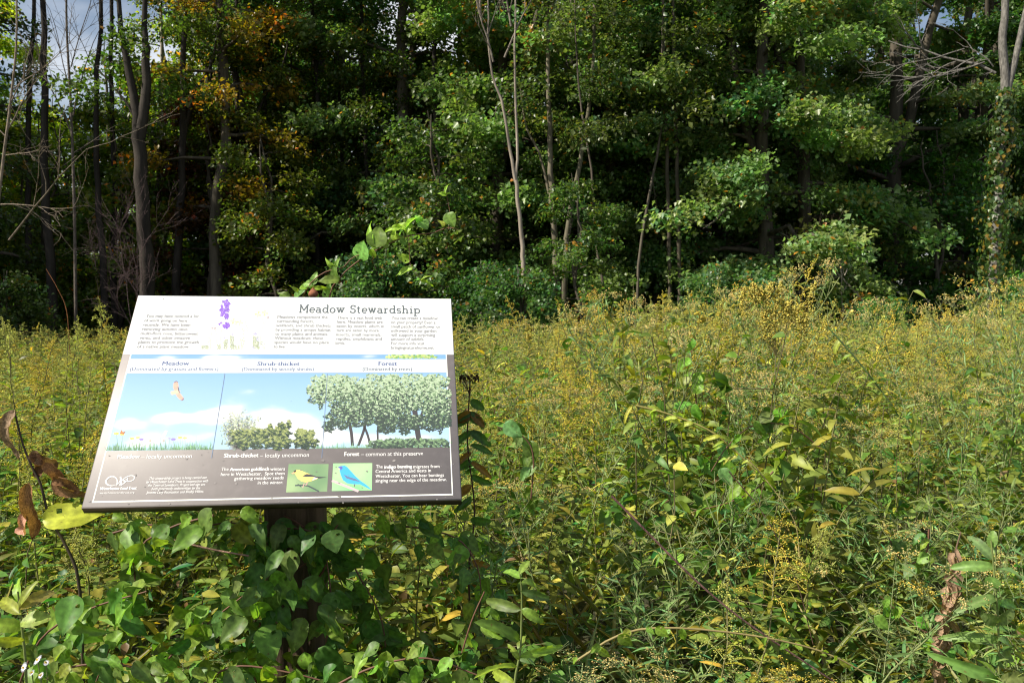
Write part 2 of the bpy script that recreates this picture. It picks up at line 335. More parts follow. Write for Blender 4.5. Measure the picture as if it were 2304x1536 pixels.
tree('oak1', 1730, 21.5, 'green oak-like tree over the curved golden spikes, its lowest boughs in full sun', s=.9, tint=(1.2, 1.15, 1.15), rz=3.3)
tree('young', 1010, 21, 'young green tree behind the tip of the arching vine', s=.9, tint=(1.1, 1.1, .9))
tree('young', 1315, 18.8, 'young leafy tree at the foot of the grey trunks', s=.62, tint=(1.2, 1.25, .95))
tree('young', 1460, 22.5, 'young tree with fresh green leaves in the gap of the right half', s=.75, tint=(.9, 1.15, .7))
tree('young', 2130, 23, 'vine-green young tree between the bare branches and the creeper-clad trunk', s=.9, tint=(.7, 1.1, .6))
# measured trunks
def V_(*p): return list(p)
stem_tree('forked_trunk_tree', 'big dark trunk on the left that forks into two upright limbs, mid-left of the wood', 20,
    [([(340, 800), (332, 640), (326, 540), (318, 400), (312, 290)], .18, .14), ([(314, 330), (300, 215), (280, 110), (268, 20), (250, -400)], .12, .03),
     ([(314, 310), (326, 228), (330, 110), (326, 0), (335, -700)], .14, .03), ([(318, 300), (290, 240), (250, 190), (215, 150)], .035, .012)], 'thin', (.036, .03, .025), (.8, .95, .6), 1.05)
twin = G(); rr_ = np.random.default_rng(3); b0 = px_path([(1186, 900)], 18.3)[0]; b0[2] = 0
for (a, b) in [((1110, 140), (1040, -60)), ((1150, 60), (1120, -80)), ((1135, 130), (1180, 10))]:
    p0, p1 = px_path([a, b], 18.3); bare(twin, p0 - b0, norm(p1 - p0), 1.6, .025, 2, rr_, (.2, .17, .14), .15)
stem_tree('dead_forked_tree', 'pale leafless tree with two bare stems parting from one trunk, right of the sign', 18.3,
    [([(1186, 900), (1178, 615), (1172, 520), (1160, 405)], .058, .042), ([(1160, 410), (1152, 360), (1140, 290), (1128, 225), (1108, 170), (1098, 80), (1098, 0), (1080, -300)], .038, .014),
     ([(1160, 408), (1164, 340), (1160, 230), (1158, 120), (1160, 0), (1165, -400)], .034, .014)], None, (.25, .21, .17), cat='dead tree', branches=twin)
stem_tree('grey_trunk_tree', 'stout sunlit grey trunk with a leaning side limb just right of the forked dead tree', 20.6,
    [([(1255, 860), (1250, 600), (1240, 420), (1236, 280), (1230, 0), (1228, -500)], .1, .03), ([(1245, 480), (1215, 350), (1185, 290), (1170, 200)], .035, .015)], 'thin', (.14, .12, .085), s=.95)
stem_tree('mossy_trunk_tree', 'grey kinked trunk between the stout grey trunk and the dark gap', 20.3,
    [([(1270, 820), (1272, 600), (1282, 480), (1310, 330), (1335, 120), (1335, -400)], .08, .03)], 'thin', (.13, .115, .08), s=.9)
stem_tree('leaning_sapling', 'thin pale crooked stem rising from the dark gap right of the grey trunks', 19.5,
    [([(1375, 800), (1362, 680), (1350, 600), (1338, 520), (1330, 380), (1300, 180), (1290, -100)], .04, .015)], None, (.11, .09, .07), branches=None)
for k, (xx, lab) in enumerate([(1500, 'left one of two close straight grey trunks in the upper middle of the right half'), (1522, 'right one of two close straight grey trunks in the upper middle of the right half')]):
    stem_tree('slim_trunk_tree', lab, 21, [([(xx + 10, 860), (xx + 4, 500), (xx - 2, 250), (xx - 8, 60), (xx - 14, -500)], .055, .03)], 'thin', (.09, .075, .055), (.8, .9, .7))
stem_tree('slim_trunk_tree', 'thin crooked light stem left of the two close straight grey trunks', 20.5, [([(1440, 860), (1436, 600), (1478, 350), (1490, 260), (1488, 190), (1495, -200)], .04, .02)], 'thin', (.1, .085, .065))
# left group of dark trunks
rl = np.random.default_rng(5)
for (xx, Yt, ra, lean, lab) in [(118, 21, .13, -25, 'thick dark trunk nearest the left edge, behind the bare sapling'), (62, 23, .1, 10, 'dark trunk at the left edge, half hidden by bare twigs'),
        (232, 22, .1, -15, 'dark straight trunk below the left patch of sky'), (262, 24, .1, -8, 'thin dark trunk close on the left of the big forked trunk'),
        (398, 23, .13, 20, 'dark trunk right of the big forked trunk with a limb rising to the right'), (372, 27, .09, -5, 'pale thin trunk deep in the wood, right of the big forked trunk'),
        (468, 26, .07, 10, 'thin dark trunk among yellow leaves'), (560, 24, .09, -30, 'dark trunk leaning left under the orange crown'), (602, 25, .09, 6, 'dark upright trunk among yellow-green leaves above the sign'),
        (655, 27, .07, 12, 'thin trunk deep in the wood above the printed flowers'), (712, 25, .1, -4, 'dark upright trunk left of the blue-green tree'), (738, 27, .07, 10, 'thinner trunk close beside the dark upright one'),
        (775, 26, .08, -14, 'dark trunk left of the arching vine'), (838, 25, .09, -30, 'leaning dark trunk seen over the arching vine'), (975, 24, .12, 6, 'dark trunk behind the tip of the arching vine')]:
    pts = [(xx, 860), (xx + rl.normal(0, 4), 640), (xx + lean * .4 + rl.normal(0, 5), 420), (xx + lean * .7 + rl.normal(0, 6), 200), (xx + lean + rl.normal(0, 6), 0), (xx + lean * 1.6, -500)]
    ps = [(pts, ra, ra * .35)]
    if xx in (398, 560): ps.append(([(xx + lean * .5, 330), (xx + 40, 210), (xx + 75, 150), (xx + 95, 60)], ra * .5, .02))
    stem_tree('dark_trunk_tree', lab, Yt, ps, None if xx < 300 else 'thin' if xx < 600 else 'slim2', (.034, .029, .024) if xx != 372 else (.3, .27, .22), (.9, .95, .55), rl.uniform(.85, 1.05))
# bare and dead ones
def bare_tree(name, label, Y, starts, col, cat='bare tree', seed=1, paths=(), kids=5, trunk_r=.03, up=.0, bend=.25):
    r = np.random.default_rng(seed); b = px_path([paths[0][0][0]] if paths else [starts[0][0]], Y)[0]; b[2] = 0 if paths else b[2]
    e = thing(name, label, cat, tuple(b)); 
    if paths:
        t = G()
        for pts, ra, rb in paths: P = curve(px_path(pts, Y), 20); t.tube(P - b, np.linspace(ra, rb, len(P)), col, 7)
        t.build('trunk', M_TWIG, e, True)
    for (p0, p1, r0, depth) in starts:
        q = G(); A_, B_ = px_path([p0, p1], Y); bare(q, A_ - b, norm(B_ - A_), np.linalg.norm(B_ - A_), r0, depth, r, col, bend, up, kids); q.build('branch', M_TWIG, e)
    return e
bare_tree('bare_sapling', 'leafless pale sapling with long curved twigs at the left edge', 15, [((20, 540), (225, 350), .02, 2), ((0, 460), (180, 470), .014, 2), ((18, 290), (105, 150), .016, 2), ((15, 250), (90, 90), .014, 1), ((10, 350), (110, 340), .012, 2), ((16, 310), (-80, 200), .012, 2), ((30, 200), (180, 70), .012, 2)],
    (.2, .16, .12), seed=4, paths=[([(-20, 900), (-12, 560), (5, 380), (25, 220), (38, 60), (30, -200)], .035, .012)])
bare_tree('bare_sapling', 'slim leafless sapling silhouetted against the patch of sky', 20, [((160, 300), (130, 60), .02, 2), ((165, 260), (215, 60), .02, 2), ((158, 200), (100, 30), .015, 2), ((160, 350), (230, 290), .015, 1), ((160, 150), (170, -60), .015, 2)],
    (.12, .1, .085), seed=8, paths=[([(172, 860), (168, 500), (160, 250), (150, 60), (150, -100)], .04, .02)])
bare_tree('dead_grey_tree', 'tall grey dead-barked tree at the right edge with bare branches reaching left', 17,
    [((2240, 165), (2020, 60), .035, 2), ((2170, 110), (1990, 115), .014, 2), ((2215, 140), (2010, 235), .018, 2), ((2190, 130), (2040, 220), .014, 2), ((2235, 150), (2150, 60), .015, 1), ((2235, 160), (2215, 170), .015, 1), ((2300, 60), (2330, -90), .03, 1), ((2256, 190), (2180, 300), .012, 1)],
    (.15, .14, .125), 'dead tree', 12, [([(2232, 860), (2236, 620), (2250, 400), (2262, 200), (2255, 90), (2262, 0), (2250, -300)], .11, .06), ([(2262, 220), (2285, 130), (2300, 60), (2320, -40), (2340, -250)], .07, .04)], kids=4, bend=.5)
ivy = G(); ni = 2400; tt = rng.uniform(0, 1, ni); pp = np.array([np.interp(tt, [0, .3, .6, 1], v) for v in px_path([(2232, 760), (2236, 600), (2248, 400), (2262, 200)], 16.9).T]).T
aa = rng.uniform(0, 6.28, ni); rad_ = .1 + rng.gamma(1.6, .11, ni) * (1.2 - tt)
ivy.inst(MAPLE, pp + np.column_stack([np.cos(aa) * rad_, np.sin(aa) * rad_, np.zeros(ni)]), frames(rng.normal(0, .4, (ni, 3)) + [0, 0, -1], np.column_stack([np.cos(aa), np.sin(aa), .3 * np.ones(ni)])), rng.uniform(.06, .1, ni),
    np.where((rng.uniform(0, 1, (ni, 1)) < .2), vary((.24, .17, .03), ni, .3), vary((.07, .125, .03), ni, .3)))
tag(ivy.build('climbing_creeper', M_TREE), 'creeper with green and yellow leaves clothing the lower grey trunk at the right edge', 'creeper')
bare_tree('fallen_branch', 'tangle of dead grey branches fallen before the dark wood right of centre', 20, [((1945, 680), (1880, 590), .035, 2), ((1880, 600), (1790, 560), .015, 2), ((1900, 620), (1935, 570), .015, 2), ((1900, 720), (1895, 600), .02, 1), ((1870, 590), (1800, 660), .012, 2)], (.3, .26, .21), 'branch', 6)
bare_tree('brushy_shrub', 'leafless purple-brown brush standing left of the sign against the dark wood', 19, [((300, 740), (270, 520), .012, 3), ((310, 740), (300, 500), .012, 3), ((320, 740), (350, 530), .012, 3), ((300, 740), (230, 600), .01, 3)], (.11, .075, .075), 'shrub', 9, kids=6)
bare_tree('dry_brush', 'brown tangle of dead twigs at the foot of the wood behind the tall goldenrod spikes', 20.5, [((1800, 760), (1790, 560), .012, 3), ((1780, 760), (1820, 600), .012, 3), ((1830, 760), (1850, 590), .01, 3), ((1760, 760), (1720, 600), .01, 3)], (.14, .1, .075), 'shrub', 19, kids=6)
# shrubs in front of the wood
for (px, Y, s, tint, lab) in [(1085, 18.5, .72, (.45, .6, .45), 'dark green shrub beside the upper right corner of the sign'), (1185, 17.2, .66, (.6, .72, .5), 'green shrub at the foot of the forked dead tree'),
        (1610, 19, .7, (1.1, 1.15, 1.05), 'bushy green shrub standing above the meadow left of the goldenrod spikes'),
        (1960, 18, .45, (1., 1.2, .9), 'low bright green shrub in front of the fallen dead branch'), (880, 21, .85, (.8, .95, .85), 'shrub behind the arching vine'), (30, 18.5, .65, (.9, .85, .5), 'olive shrub low at the left edge'), (2290, 19, .65, (.7, 1., .6), 'green shrub at the right edge behind the tall flat-topped flowers')]:
    tree('shrub', px, Y, lab, s=s, tint=tint, name='forest_shrub', cat='shrub')
# the deeper wood
rt = np.random.default_rng(21)
for (Y0, Y1, step, kinds, lab, grp) in [(27, 32, 125, ('slim1', 'oak3', 'slim2', 'oak1', 'thin'), 'tree in the shaded second rank of the wood', 'trees in the second rank of the wood'),
        (34, 42, 120, ('back', 'slim1', 'oak2', 'thin', 'slim2'), 'tree deep in the shade of the wood', 'trees deep in the wood'),
        (46, 58, 120, ('back', 'back', 'oak3'), 'tree far back in the wood, seen only through gaps', 'trees far back in the wood'),
        (64, 90, 100, ('back',), 'tree far back in the wood, seen only through gaps', 'trees far back in the wood')]:
    px = -500.
    while px < 2800:
        q = px + rt.uniform(-35, 35); Y = rt.uniform(Y0, Y1); k = kinds[int(rt.integers(len(kinds)))]
        s = 1. if Y < 60 else 1.25; 
        if -60 < q < 400 and Y < 34: k, s = (('young', 1.05) if int(q) % 2 else ('thin', 1.))
        if 40 < q < 250: k, s = (('young', .75) if Y < 33 else ('back', .56 if Y < 44 else .7 if Y < 60 else 1.))
        if 915 < q < 1075: k, s = (('young', .9) if Y < 33 else ('back', .5 if Y < 44 else .6 if Y < 60 else .8))
        if (-140 < q <= 40 or 250 <= q < 430) and Y >= 34: k, s = 'back', (.62 if Y < 44 else .8 if Y < 60 else 1.1)
        left = q < 700
        tint = (3.0, 2.3, .5) if left and rt.uniform() < .55 else (2.0, 1.9, .6) if left else (.8, .95, .75)  # backlit glow of the left trees is put into the crown tint
        tree(k, q, Y, lab, grp, s * rt.uniform(.9, 1.1), tint); px += step
# the wood wraps round the meadow on the left, outside the picture, and shades its edge
for k, (x, y) in enumerate([(-24, 9), (-27, 12), (-24, 14), (-22, 17), (-20, 20), (-19, 23), (-26, 18), (-24, 24)]):
    tree(['oak1', 'back', 'oak3'][k % 3], CX + x / y * FPX, y, 'tree on the wooded left flank of the meadow', 'trees on the left flank of the meadow', 1.05)

# ------------------------------------------------------------------ meadow plants
GOLD = (.56, .47, .085); TAN = (.55, .47, .2); LG = (.19, .24, .035); BLUEG = (.155, .24, .085)
def plant(kind, seed, lod=0):
    """one plant about 1 m tall -> {part: (G, material)}"""
    r = np.random.default_rng(seed); st, lf, fl = G(), G(), G()
    lean = r.normal(0, .07, 2) * (1.6 if kind != 'goldenrod' else 1); H = 1.
    q = np.linspace(0, 1, 7 if lod == 0 else 4); path = np.column_stack([lean[0] * q ** 2 * 1.8 + r.normal(0, .008, len(q)), lean[1] * q ** 2 * 1.8 + r.normal(0, .008, len(q)), q * H])
    P = lambda t: np.array([np.interp(t, q, path[:, c]) for c in range(3)]).T
    sc = {'goldenrod': (.16, .15, .06), 'flat_goldenrod': (.17, .2, .08), 'broadleaf': (.13, .11, .05), 'lance': (.18, .17, .07)}[kind]
    st.tube(path, np.linspace(.0042, .0018, len(q)), sc, 5 if lod == 0 else 3)
    up = np.array([0, 0, 1.])
    def leaves(n, t0, t1, L0, L1, tpl, col, el=(-.1, .7), jit=.35, width=1.):
        t = np.linspace(t0, t1, n) + r.normal(0, .01, n); a = np.arange(n) * 2.4 + r.normal(0, .3, n); e_ = r.uniform(el[0], el[1], n)
        d = np.column_stack([np.cos(a) * np.cos(e_), np.sin(a) * np.cos(e_), np.sin(e_)]); u = norm(up + r.normal(0, jit, (n, 3)))
        L_ = np.interp(t, [t0, t1], [L0, L1]) * r.uniform(.7, 1.2, n)
        c = vary(col, n, .2, .15, r); yl = r.uniform(0, 1, n) < .1; c[yl] = vary((.3, .3, .06), int(yl.sum()), .2, .1, r)
        lf.inst(tpl, P(np.clip(t, 0, 1)), frames(d, u), L_[:, None] * np.array([[width, 1, 1]]), c)
    def plume(p0, d0, L_, nfl, col, size, arch=.9, tube=True):
        s_ = np.linspace(0, 1, 5); d0 = norm(d0); pth = p0 + d0 * (L_ * s_)[:, None] + up * (-arch * L_ * .5 * s_ ** 2)[:, None]
        fl.tube(pth, np.linspace(*((.0014, .0006) if lod == 0 else (.0034, .001) if lod == 1 else (.006, .002)), 5), np.array(col) * r.uniform(.6, .95), 4 if lod == 0 else 3)
        t = r.uniform(.12, 1, nfl); b = np.array([np.interp(t, s_, pth[:, c]) for c in range(3)]).T
        o = r.normal(0, .0035 + .0035 * (1 - t)[:, None], (nfl, 3)); o[:, 2] = np.abs(o[:, 2]) * 1.5
        fl.inst(BUD, b + o, frames(r.normal(0, 1, (nfl, 3)), r.normal(0, 1, (nfl, 3))), size * r.uniform(.7, 1.3, nfl), vary(col, nfl, .25, .05, r))
    if kind == 'goldenrod':
        leaves({0: 46, 1: 26, 2: 9}[lod], .12, .86, .135, .06, [LANCE, LANCE2, LOWLEAF][lod] if lod < 2 else LOWLEAF, LG, width=1 if lod < 2 else .9)
        nb = {0: 22, 1: 13, 2: 6}[lod]; gc = GOLD if r.uniform() < .45 else (.4, .42, .11)
        for k in range(nb):
            t = .76 + .24 * k / nb; a = k * 2.4 + r.normal(0, .4); w = math.sin(math.pi * (.25 + .7 * k / nb)) ; L_ = (.05 + .13 * (1 - k / nb)) * (.6 + .4 * w) * r.uniform(.8, 1.25)
            plume(P(t), np.array([math.cos(a), math.sin(a), .75]), L_, {0: 30, 1: 11, 2: 3}[lod], gc, {0: .0044, 1: .0064, 2: .011}[lod], r.uniform(.7, 1.5), lod < 2)
        plume(P(.95), np.array([lean[0] * 3, lean[1] * 3, 1]), .12, {0: 32, 1: 14, 2: 8}[lod], gc, {0: .0044, 1: .0064, 2: .011}[lod], .6)
    elif kind == 'flat_goldenrod':
        leaves({0: 60, 1: 34, 2: 12}[lod], .25, .95, .095, .06, NARROW if lod < 2 else LOWLEAF, BLUEG, (-.2, .9), .5, 1 if lod < 2 else .45)
        nb = {0: 13, 1: 8, 2: 4}[lod]
        for k in range(nb):
            t = .62 + .38 * k / nb; a = k * 2.4 + r.normal(0, .4); L_ = (.98 - t) * .9 + .08
            e = P(t) + np.array([math.cos(a) * L_ * .62, math.sin(a) * L_ * .62, L_ * .9]); b = P(t)
            if lod < 2: st.tube([b, (b + e) / 2 + [0, 0, -.01], e], [.0018, .0013, .0008], sc, 3)
            nl_ = {0: 7, 1: 4, 2: 0}[lod]
            if nl_:
                tt_ = r.uniform(.2, .95, nl_); lf.inst(NARROW, b + (e - b) * tt_[:, None], frames(r.normal(0, .6, (nl_, 3)) + [math.cos(a), math.sin(a), .3], norm(up + r.normal(0, .5, (nl_, 3)))), r.uniform(.03, .06, nl_), vary(BLUEG, nl_, .2, .15, r))
            nh = {0: 12, 1: 6, 2: 4}[lod]
            hp = e + np.column_stack([r.normal(0, .02, nh), r.normal(0, .02, nh), r.normal(0, .007, nh)])
            if lod == 0:
                for h_ in hp[:6]: st.tube([e - [0, 0, .025], h_], [.0008, .0006], sc, 3)
            m = {0: 5, 1: 3, 2: 2}[lod]; hp = np.repeat(hp, m, 0) + r.normal(0, .0035, (nh * m, 3))
            fl.inst(BUD, hp, frames(r.normal(0, 1, (nh * m, 3)), r.normal(0, 1, (nh * m, 3))), {0: .0046, 1: .0062, 2: .01}[lod] * r.uniform(.7, 1.2, nh * m), vary(TAN if r.uniform() < .6 else (.5, .42, .09), nh * m, .2, .1, r))
    elif kind == 'lance':      # tall leafy goldenrod shoot without flowers
        leaves({0: 44, 1: 24, 2: 10}[lod], .15, 1.0, .17, .085, LANCE2 if lod < 2 else LOWLEAF, (.13, .17, .035), (-.2, .8), .4, 1.15)
    else:
        nb = 4
        leaves({0: 14, 1: 10, 2: 6}[lod], .15, 1., .1, .06, OVATE if lod < 2 else LOWLEAF, (.085, .17, .03), (-.5, .6), .5)
        for k in range(nb):
            t = r.uniform(.3, .9); a = k * 1.7 + r.uniform(0, .8); b = P(t); e = b + np.array([math.cos(a), math.sin(a), r.uniform(0, .8)]) * r.uniform(.12, .25)
            st.tube([b, e], [.0025, .0012], sc, 3); n_ = {0: 6, 1: 4, 2: 3}[lod]; tt_ = r.uniform(.2, 1, n_)
            lf.inst(OVATE if lod < 2 else LOWLEAF, b + (e - b) * tt_[:, None], frames(r.normal(0, .7, (n_, 3)) + [math.cos(a), math.sin(a), .1], norm(up + r.normal(0, .5, (n_, 3)))), r.uniform(.04, .085, n_), vary((.08, .17, .03), n_, .2, .15, r))
    return st, lf, fl
KINDS = {'goldenrod': (8, 'plume of yellow-gold florets on a leafy stem'), 'flat_goldenrod': (6, ''), 'broadleaf': (5, ''), 'lance': (5, '')}
TPL0 = {}
for k, (n_, _) in KINDS.items():
    TPL0[k] = []
    for i_ in range(n_):
        s_, l_, f_ = plant(k, 100 * len(k) + i_); TPL0[k].append((s_.mesh('stem', M_STEM), l_.mesh('foliage', M_LEAF), f_.mesh('flower_heads', M_FLOWER) if f_.n else None))
def place_plant(kind, pos, h, rz, label, group, tint, i=None, name=None, fl=1.):
    T_ = TPL0[kind][int(rng.integers(len(TPL0[kind]))) if i is None else i]
    nm, cat = {'goldenrod': ('goldenrod_plant', 'goldenrod'), 'flat_goldenrod': ('flat_topped_goldenrod_plant', 'goldenrod'), 'broadleaf': ('broad_leaved_weed', 'weed'), 'lance': ('leafy_shoot', 'weed')}[kind]
    e = thing(name or nm, label, cat, tuple(pos), group, rz); e.scale = (1, 1, h); e.rotation_euler = (rng.normal(0, .06), rng.normal(0, .06), rz)
    sc_ = (1.0, 1.0, 1.0); obj('stem', T_[0], e)
    a = obj('foliage', T_[1], e, stuff=True); a.color = (*tint, 1)
    if T_[2] and fl > 0: b = obj('flower_heads', T_[2], e, stuff=True); b.color = (fl, fl, fl, 1)
    return e
MOUNDS = [(.95, 3.25, .5, .2), (1.1, 4.4, .5, .2), (2.2, 5.2, .7, .2), (.55, 3.3, .35, .16), (1.75, 3.4, .4, .16), (3.4, 5.4, .6, .22), (.35, 5.6, .6, .12), (2.3, 3.6, .4, .12), (-1.9, 4.2, .5, .12), (-2.6, 6.0, .8, .14), (4.6, 8.2, .9, .2), (1.6, 7.5, .7, .18), (.9, 2.2, .3, .12), (1.7, 2.3, .25, .1)]
HOLLOWS = [(1.0, 2.55, .3, .4), (.35, 2.35, .25, .35), (1.75, 2.85, .2, .45), (.2, 2.7, .2, .35), (1.5, 1.95, .18, .4), (-1.3, 2.0, .18, .4), (2.5, 4.6, .3, .3), (.7, 4.0, .22, .25), (1.9, 4.1, .25, .3), (3.6, 6.8, .5, .3), (.3, 1.9, .2, .3), (-2.3, 3.6, .25, .3)]
def mound(x, Y):
    return 1 + sum(h * math.exp(-((x - a) ** 2 + (Y - b) ** 2) / r ** 2) for a, b, r, h in MOUNDS) - sum(h * math.exp(-((x - a) ** 2 + (Y - b) ** 2) / r ** 2) for a, b, r, h in HOLLOWS)
def patch(x, Y, k=0):
    return math.sin(x * 2.1 + 1.3 * k + 1.7 * math.sin(Y * .9 + k)) * .5 + math.sin(Y * 2.7 + x * .9 + 2 * k) * .35 + math.sin(x * 4.7 - Y * 3.1 + k) * .25
def zlimit(px, Y):
    """nothing stands in front of the sign panel or its post"""
    z = 9.
    if 130 < px < 1085:
        if Y < 2.35: z = min(z, 1.5 - .272 * Y - .02)
        if Y < 3.1: z = min(z, 1.02 + (Y - 2.0) * .25 if Y > 2.0 else z)
        if Y >= 2.35: z = min(z, 1.5 - .03 * Y)
    if 520 < px < 1080 and Y < 2.25: z = min(z, 1.5 - .43 * Y)
    return z
def mix(px, Y):
    u = float(np.clip(rng.uniform() + .2 * patch((px - CX) / FPX * Y, Y, 3), 0, .999))
    if Y < 2.7: w = (.06, .48, .17, .29) if px > 1050 else (.02, .05, .5, .43)
    elif Y < 4.3: w = ((.3, .26, .14, .3) if px < 1480 else (.12, .32, .18, .38)) if px > 1050 else (.45, .1, .2, .25)
    else: w = (.5, .2, .1, .2) if px > 1050 else (.6, .06, .14, .2)
    return ['goldenrod', 'flat_goldenrod', 'broadleaf', 'lance'][int(np.searchsorted(np.cumsum(w), u).clip(0, 3))]
GRP = {'goldenrod': ('goldenrod in flower, one of many in the near meadow', 'goldenrods in the near meadow'), 'flat_goldenrod': ('narrow-leaved blue-green goldenrod, one of many in the near meadow', 'flat-topped goldenrods in the near meadow'),
       'broadleaf': ('low weed with broad oval green leaves, one of many in the near meadow', 'broad-leaved weeds in the near meadow'), 'lance': ('leafy flowerless shoot with long lance leaves, one of many in the near meadow', 'leafy shoots in the near meadow')}
# near plants one by one
cell = []
for Yc in np.arange(1.35, 4.6, .205):
    for xc in np.arange(-.72 * Yc - .3, .72 * Yc + .3, .205): cell.append((xc + rng.uniform(-.09, .09), Yc + rng.uniform(-.09, .09)))
cnt = {k: 0 for k in KINDS}
for (x, Y) in cell:
    px = CX + x / Y * FPX
    if (x + .6) ** 2 + (Y - 2.33) ** 2 < .03: continue
    k = mix(px, Y); h = canopy(np.clip(px, 0, 2304), Y) * rng.uniform(.8, 1.1) * (1 + .13 * patch(x, Y)) * mound(x, Y)
    if k == 'goldenrod': h *= 1.06
    h = min(h, zlimit(px, Y))
    if h < .3 or cnt[k] >= 300: continue
    cnt[k] += 1; t = rng.uniform(.8, 1.25); warm = rng.uniform(.85, 1.25)
    place_plant(k, (x, Y, 0), h * .97, rng.uniform(0, 6.28), *GRP[k], (t * warm, t, t * .9), fl=0 if k == 'flat_goldenrod' and Y < 3 and rng.uniform() < .8 else 1)
# the meadow beyond, as one mass
def mass(name, cells, lod, label, nt_=5):
    S_, L_, F_ = G(), G(), G(); lib = {k: [plant(k, 900 + 10 * lod + i, lod) for i in range(nt_)] for k in KINDS}
    lib = {k: [[(g_.arrays() if g_.n else None) for g_ in t] for t in v] for k, v in lib.items()}
    for (x, Y) in cells:
        px = CX + x / Y * FPX; k = mix(px, Y); h = canopy(np.clip(px, 0, 2304), Y) * rng.uniform(.72, 1.1) * (1 + .13 * patch(x, Y)) * mound(x, Y) * (1.05 if k == 'goldenrod' else 1); h = min(h, zlimit(px, Y))
        t = lib[k][int(rng.integers(nt_))]; a = rng.uniform(0, 6.28); ca, sa = math.cos(a), math.sin(a); w = 1 + .12 * lod
        tint = np.array([rng.uniform(.85, 1.35), 1, .9]) * rng.uniform(.75, 1.2)
        for G_, A_ in zip((S_, L_, F_), t):
            if A_ is None: continue
            V, F, C = A_; x0, y0 = V[:, 0] * w, V[:, 1] * w
            G_.add(np.column_stack([x + ca * x0 - sa * y0, Y + sa * x0 + ca * y0, V[:, 2] * h]), list(F), C * (tint if G_ is L_ else 1))
    e = tag(L_.build(name, M_LEAF), label, kind='stuff')
    s_ = S_.build('stems', M_STEM, e, stuff=True); f_ = F_.build('flower_heads', M_FLOWER, e, stuff=True); return e
def cells(Y0, Y1, step, m=.8):
    out = []
    Yc = Y0
    while Yc < Y1:
        d = step * (1 + .035 * (Yc - Y0))
        for xc in np.arange(-.66 * Yc - m, .66 * Yc + m, d): out.append((xc + rng.uniform(-.5, .5) * d, Yc + rng.uniform(-.5, .5) * d))
        Yc += d
    return out
mass('goldenrod_thicket', cells(4.6, 9, .225), 1, 'dense stand of goldenrod filling the middle of the meadow')
mass('far_meadow', cells(9, 20, .31), 2, 'golden and green meadow growth reaching to the edge of the wood')
# low growth between the stems
u = G(); n = 20000; Y = 1.25 * (14 / 1.25) ** rng.uniform(0, 1, n) ** .75; x = rng.uniform(-.7, .7, n) * Y + rng.uniform(-.3, .3, n)
keep = ((x + .6) ** 2 + (Y - 2.33) ** 2 > .02); x, Y = x[keep], Y[keep]; n = len(x)
hmax = np.array([canopy(np.clip(CX + a / b * FPX, 0, 2304), b) * mound(a, b) for a, b in zip(x, Y)]) * .66; z = rng.uniform(.02, 1, n) * hmax
z = np.minimum(z, [zlimit(CX + a / b * FPX, b) - .06 for a, b in zip(x, Y)]); pos = np.column_stack([x, Y, z.clip(.02)])
dirs = rng.normal(0, 1, (n, 3)) * [1, 1, .5] + [0, 0, .1]; ups = norm(rng.normal(0, .5, (n, 3)) + [0, 0, 1.])
col = vary((.1, .17, .035), n, .3, .2); br = rng.uniform(0, 1, n) < .07; col[br] = vary((.15, .1, .05), int(br.sum())); yl = rng.uniform(0, 1, n) < .07; col[yl] = vary((.27, .27, .06), int(yl.sum()), .2, .06)
sz = rng.uniform(.035, .09, n) * (1 + .04 * Y)
h1 = rng.uniform(0, 1, n) < .5
u.inst(LANCE, pos[h1], frames(dirs[h1], ups[h1]), sz[h1] * 1.2, col[h1]); u.inst(OVATE, pos[~h1], frames(dirs[~h1], ups[~h1]), sz[~h1] * .75, col[~h1])
tag(u.build('undergrowth', M_LEAF), 'tangled low leaves between the meadow stems', kind='stuff')
gs = G(); n = 2600; Y = 1.3 * (18 / 1.3) ** rng.uniform(0, 1, n); x = rng.uniform(-.7, .7, n) * Y; a = rng.uniform(0, 6.28, n); ln = rng.uniform(.25, .6, n)
hm = np.array([min(canopy(np.clip(CX + p / q * FPX, 0, 2304), q) * .9, zlimit(CX + p / q * FPX, q) - .05) for p, q in zip(x, Y)])
gs.inst(NARROW, np.column_stack([x, Y, rng.uniform(0, .7, n) * (hm - ln * .8).clip(0)]), frames(np.column_stack([np.cos(a) * .5, np.sin(a) * .5, np.ones(n)]), np.column_stack([-np.cos(a), -np.sin(a), .3 * np.ones(n)])), np.column_stack([ln * .22, ln, ln]), vary((.2, .2, .06), n, .3, .15))
tag(gs.build('meadow_grass', M_LEAF), 'thin grass blades among the goldenrod', kind='stuff')

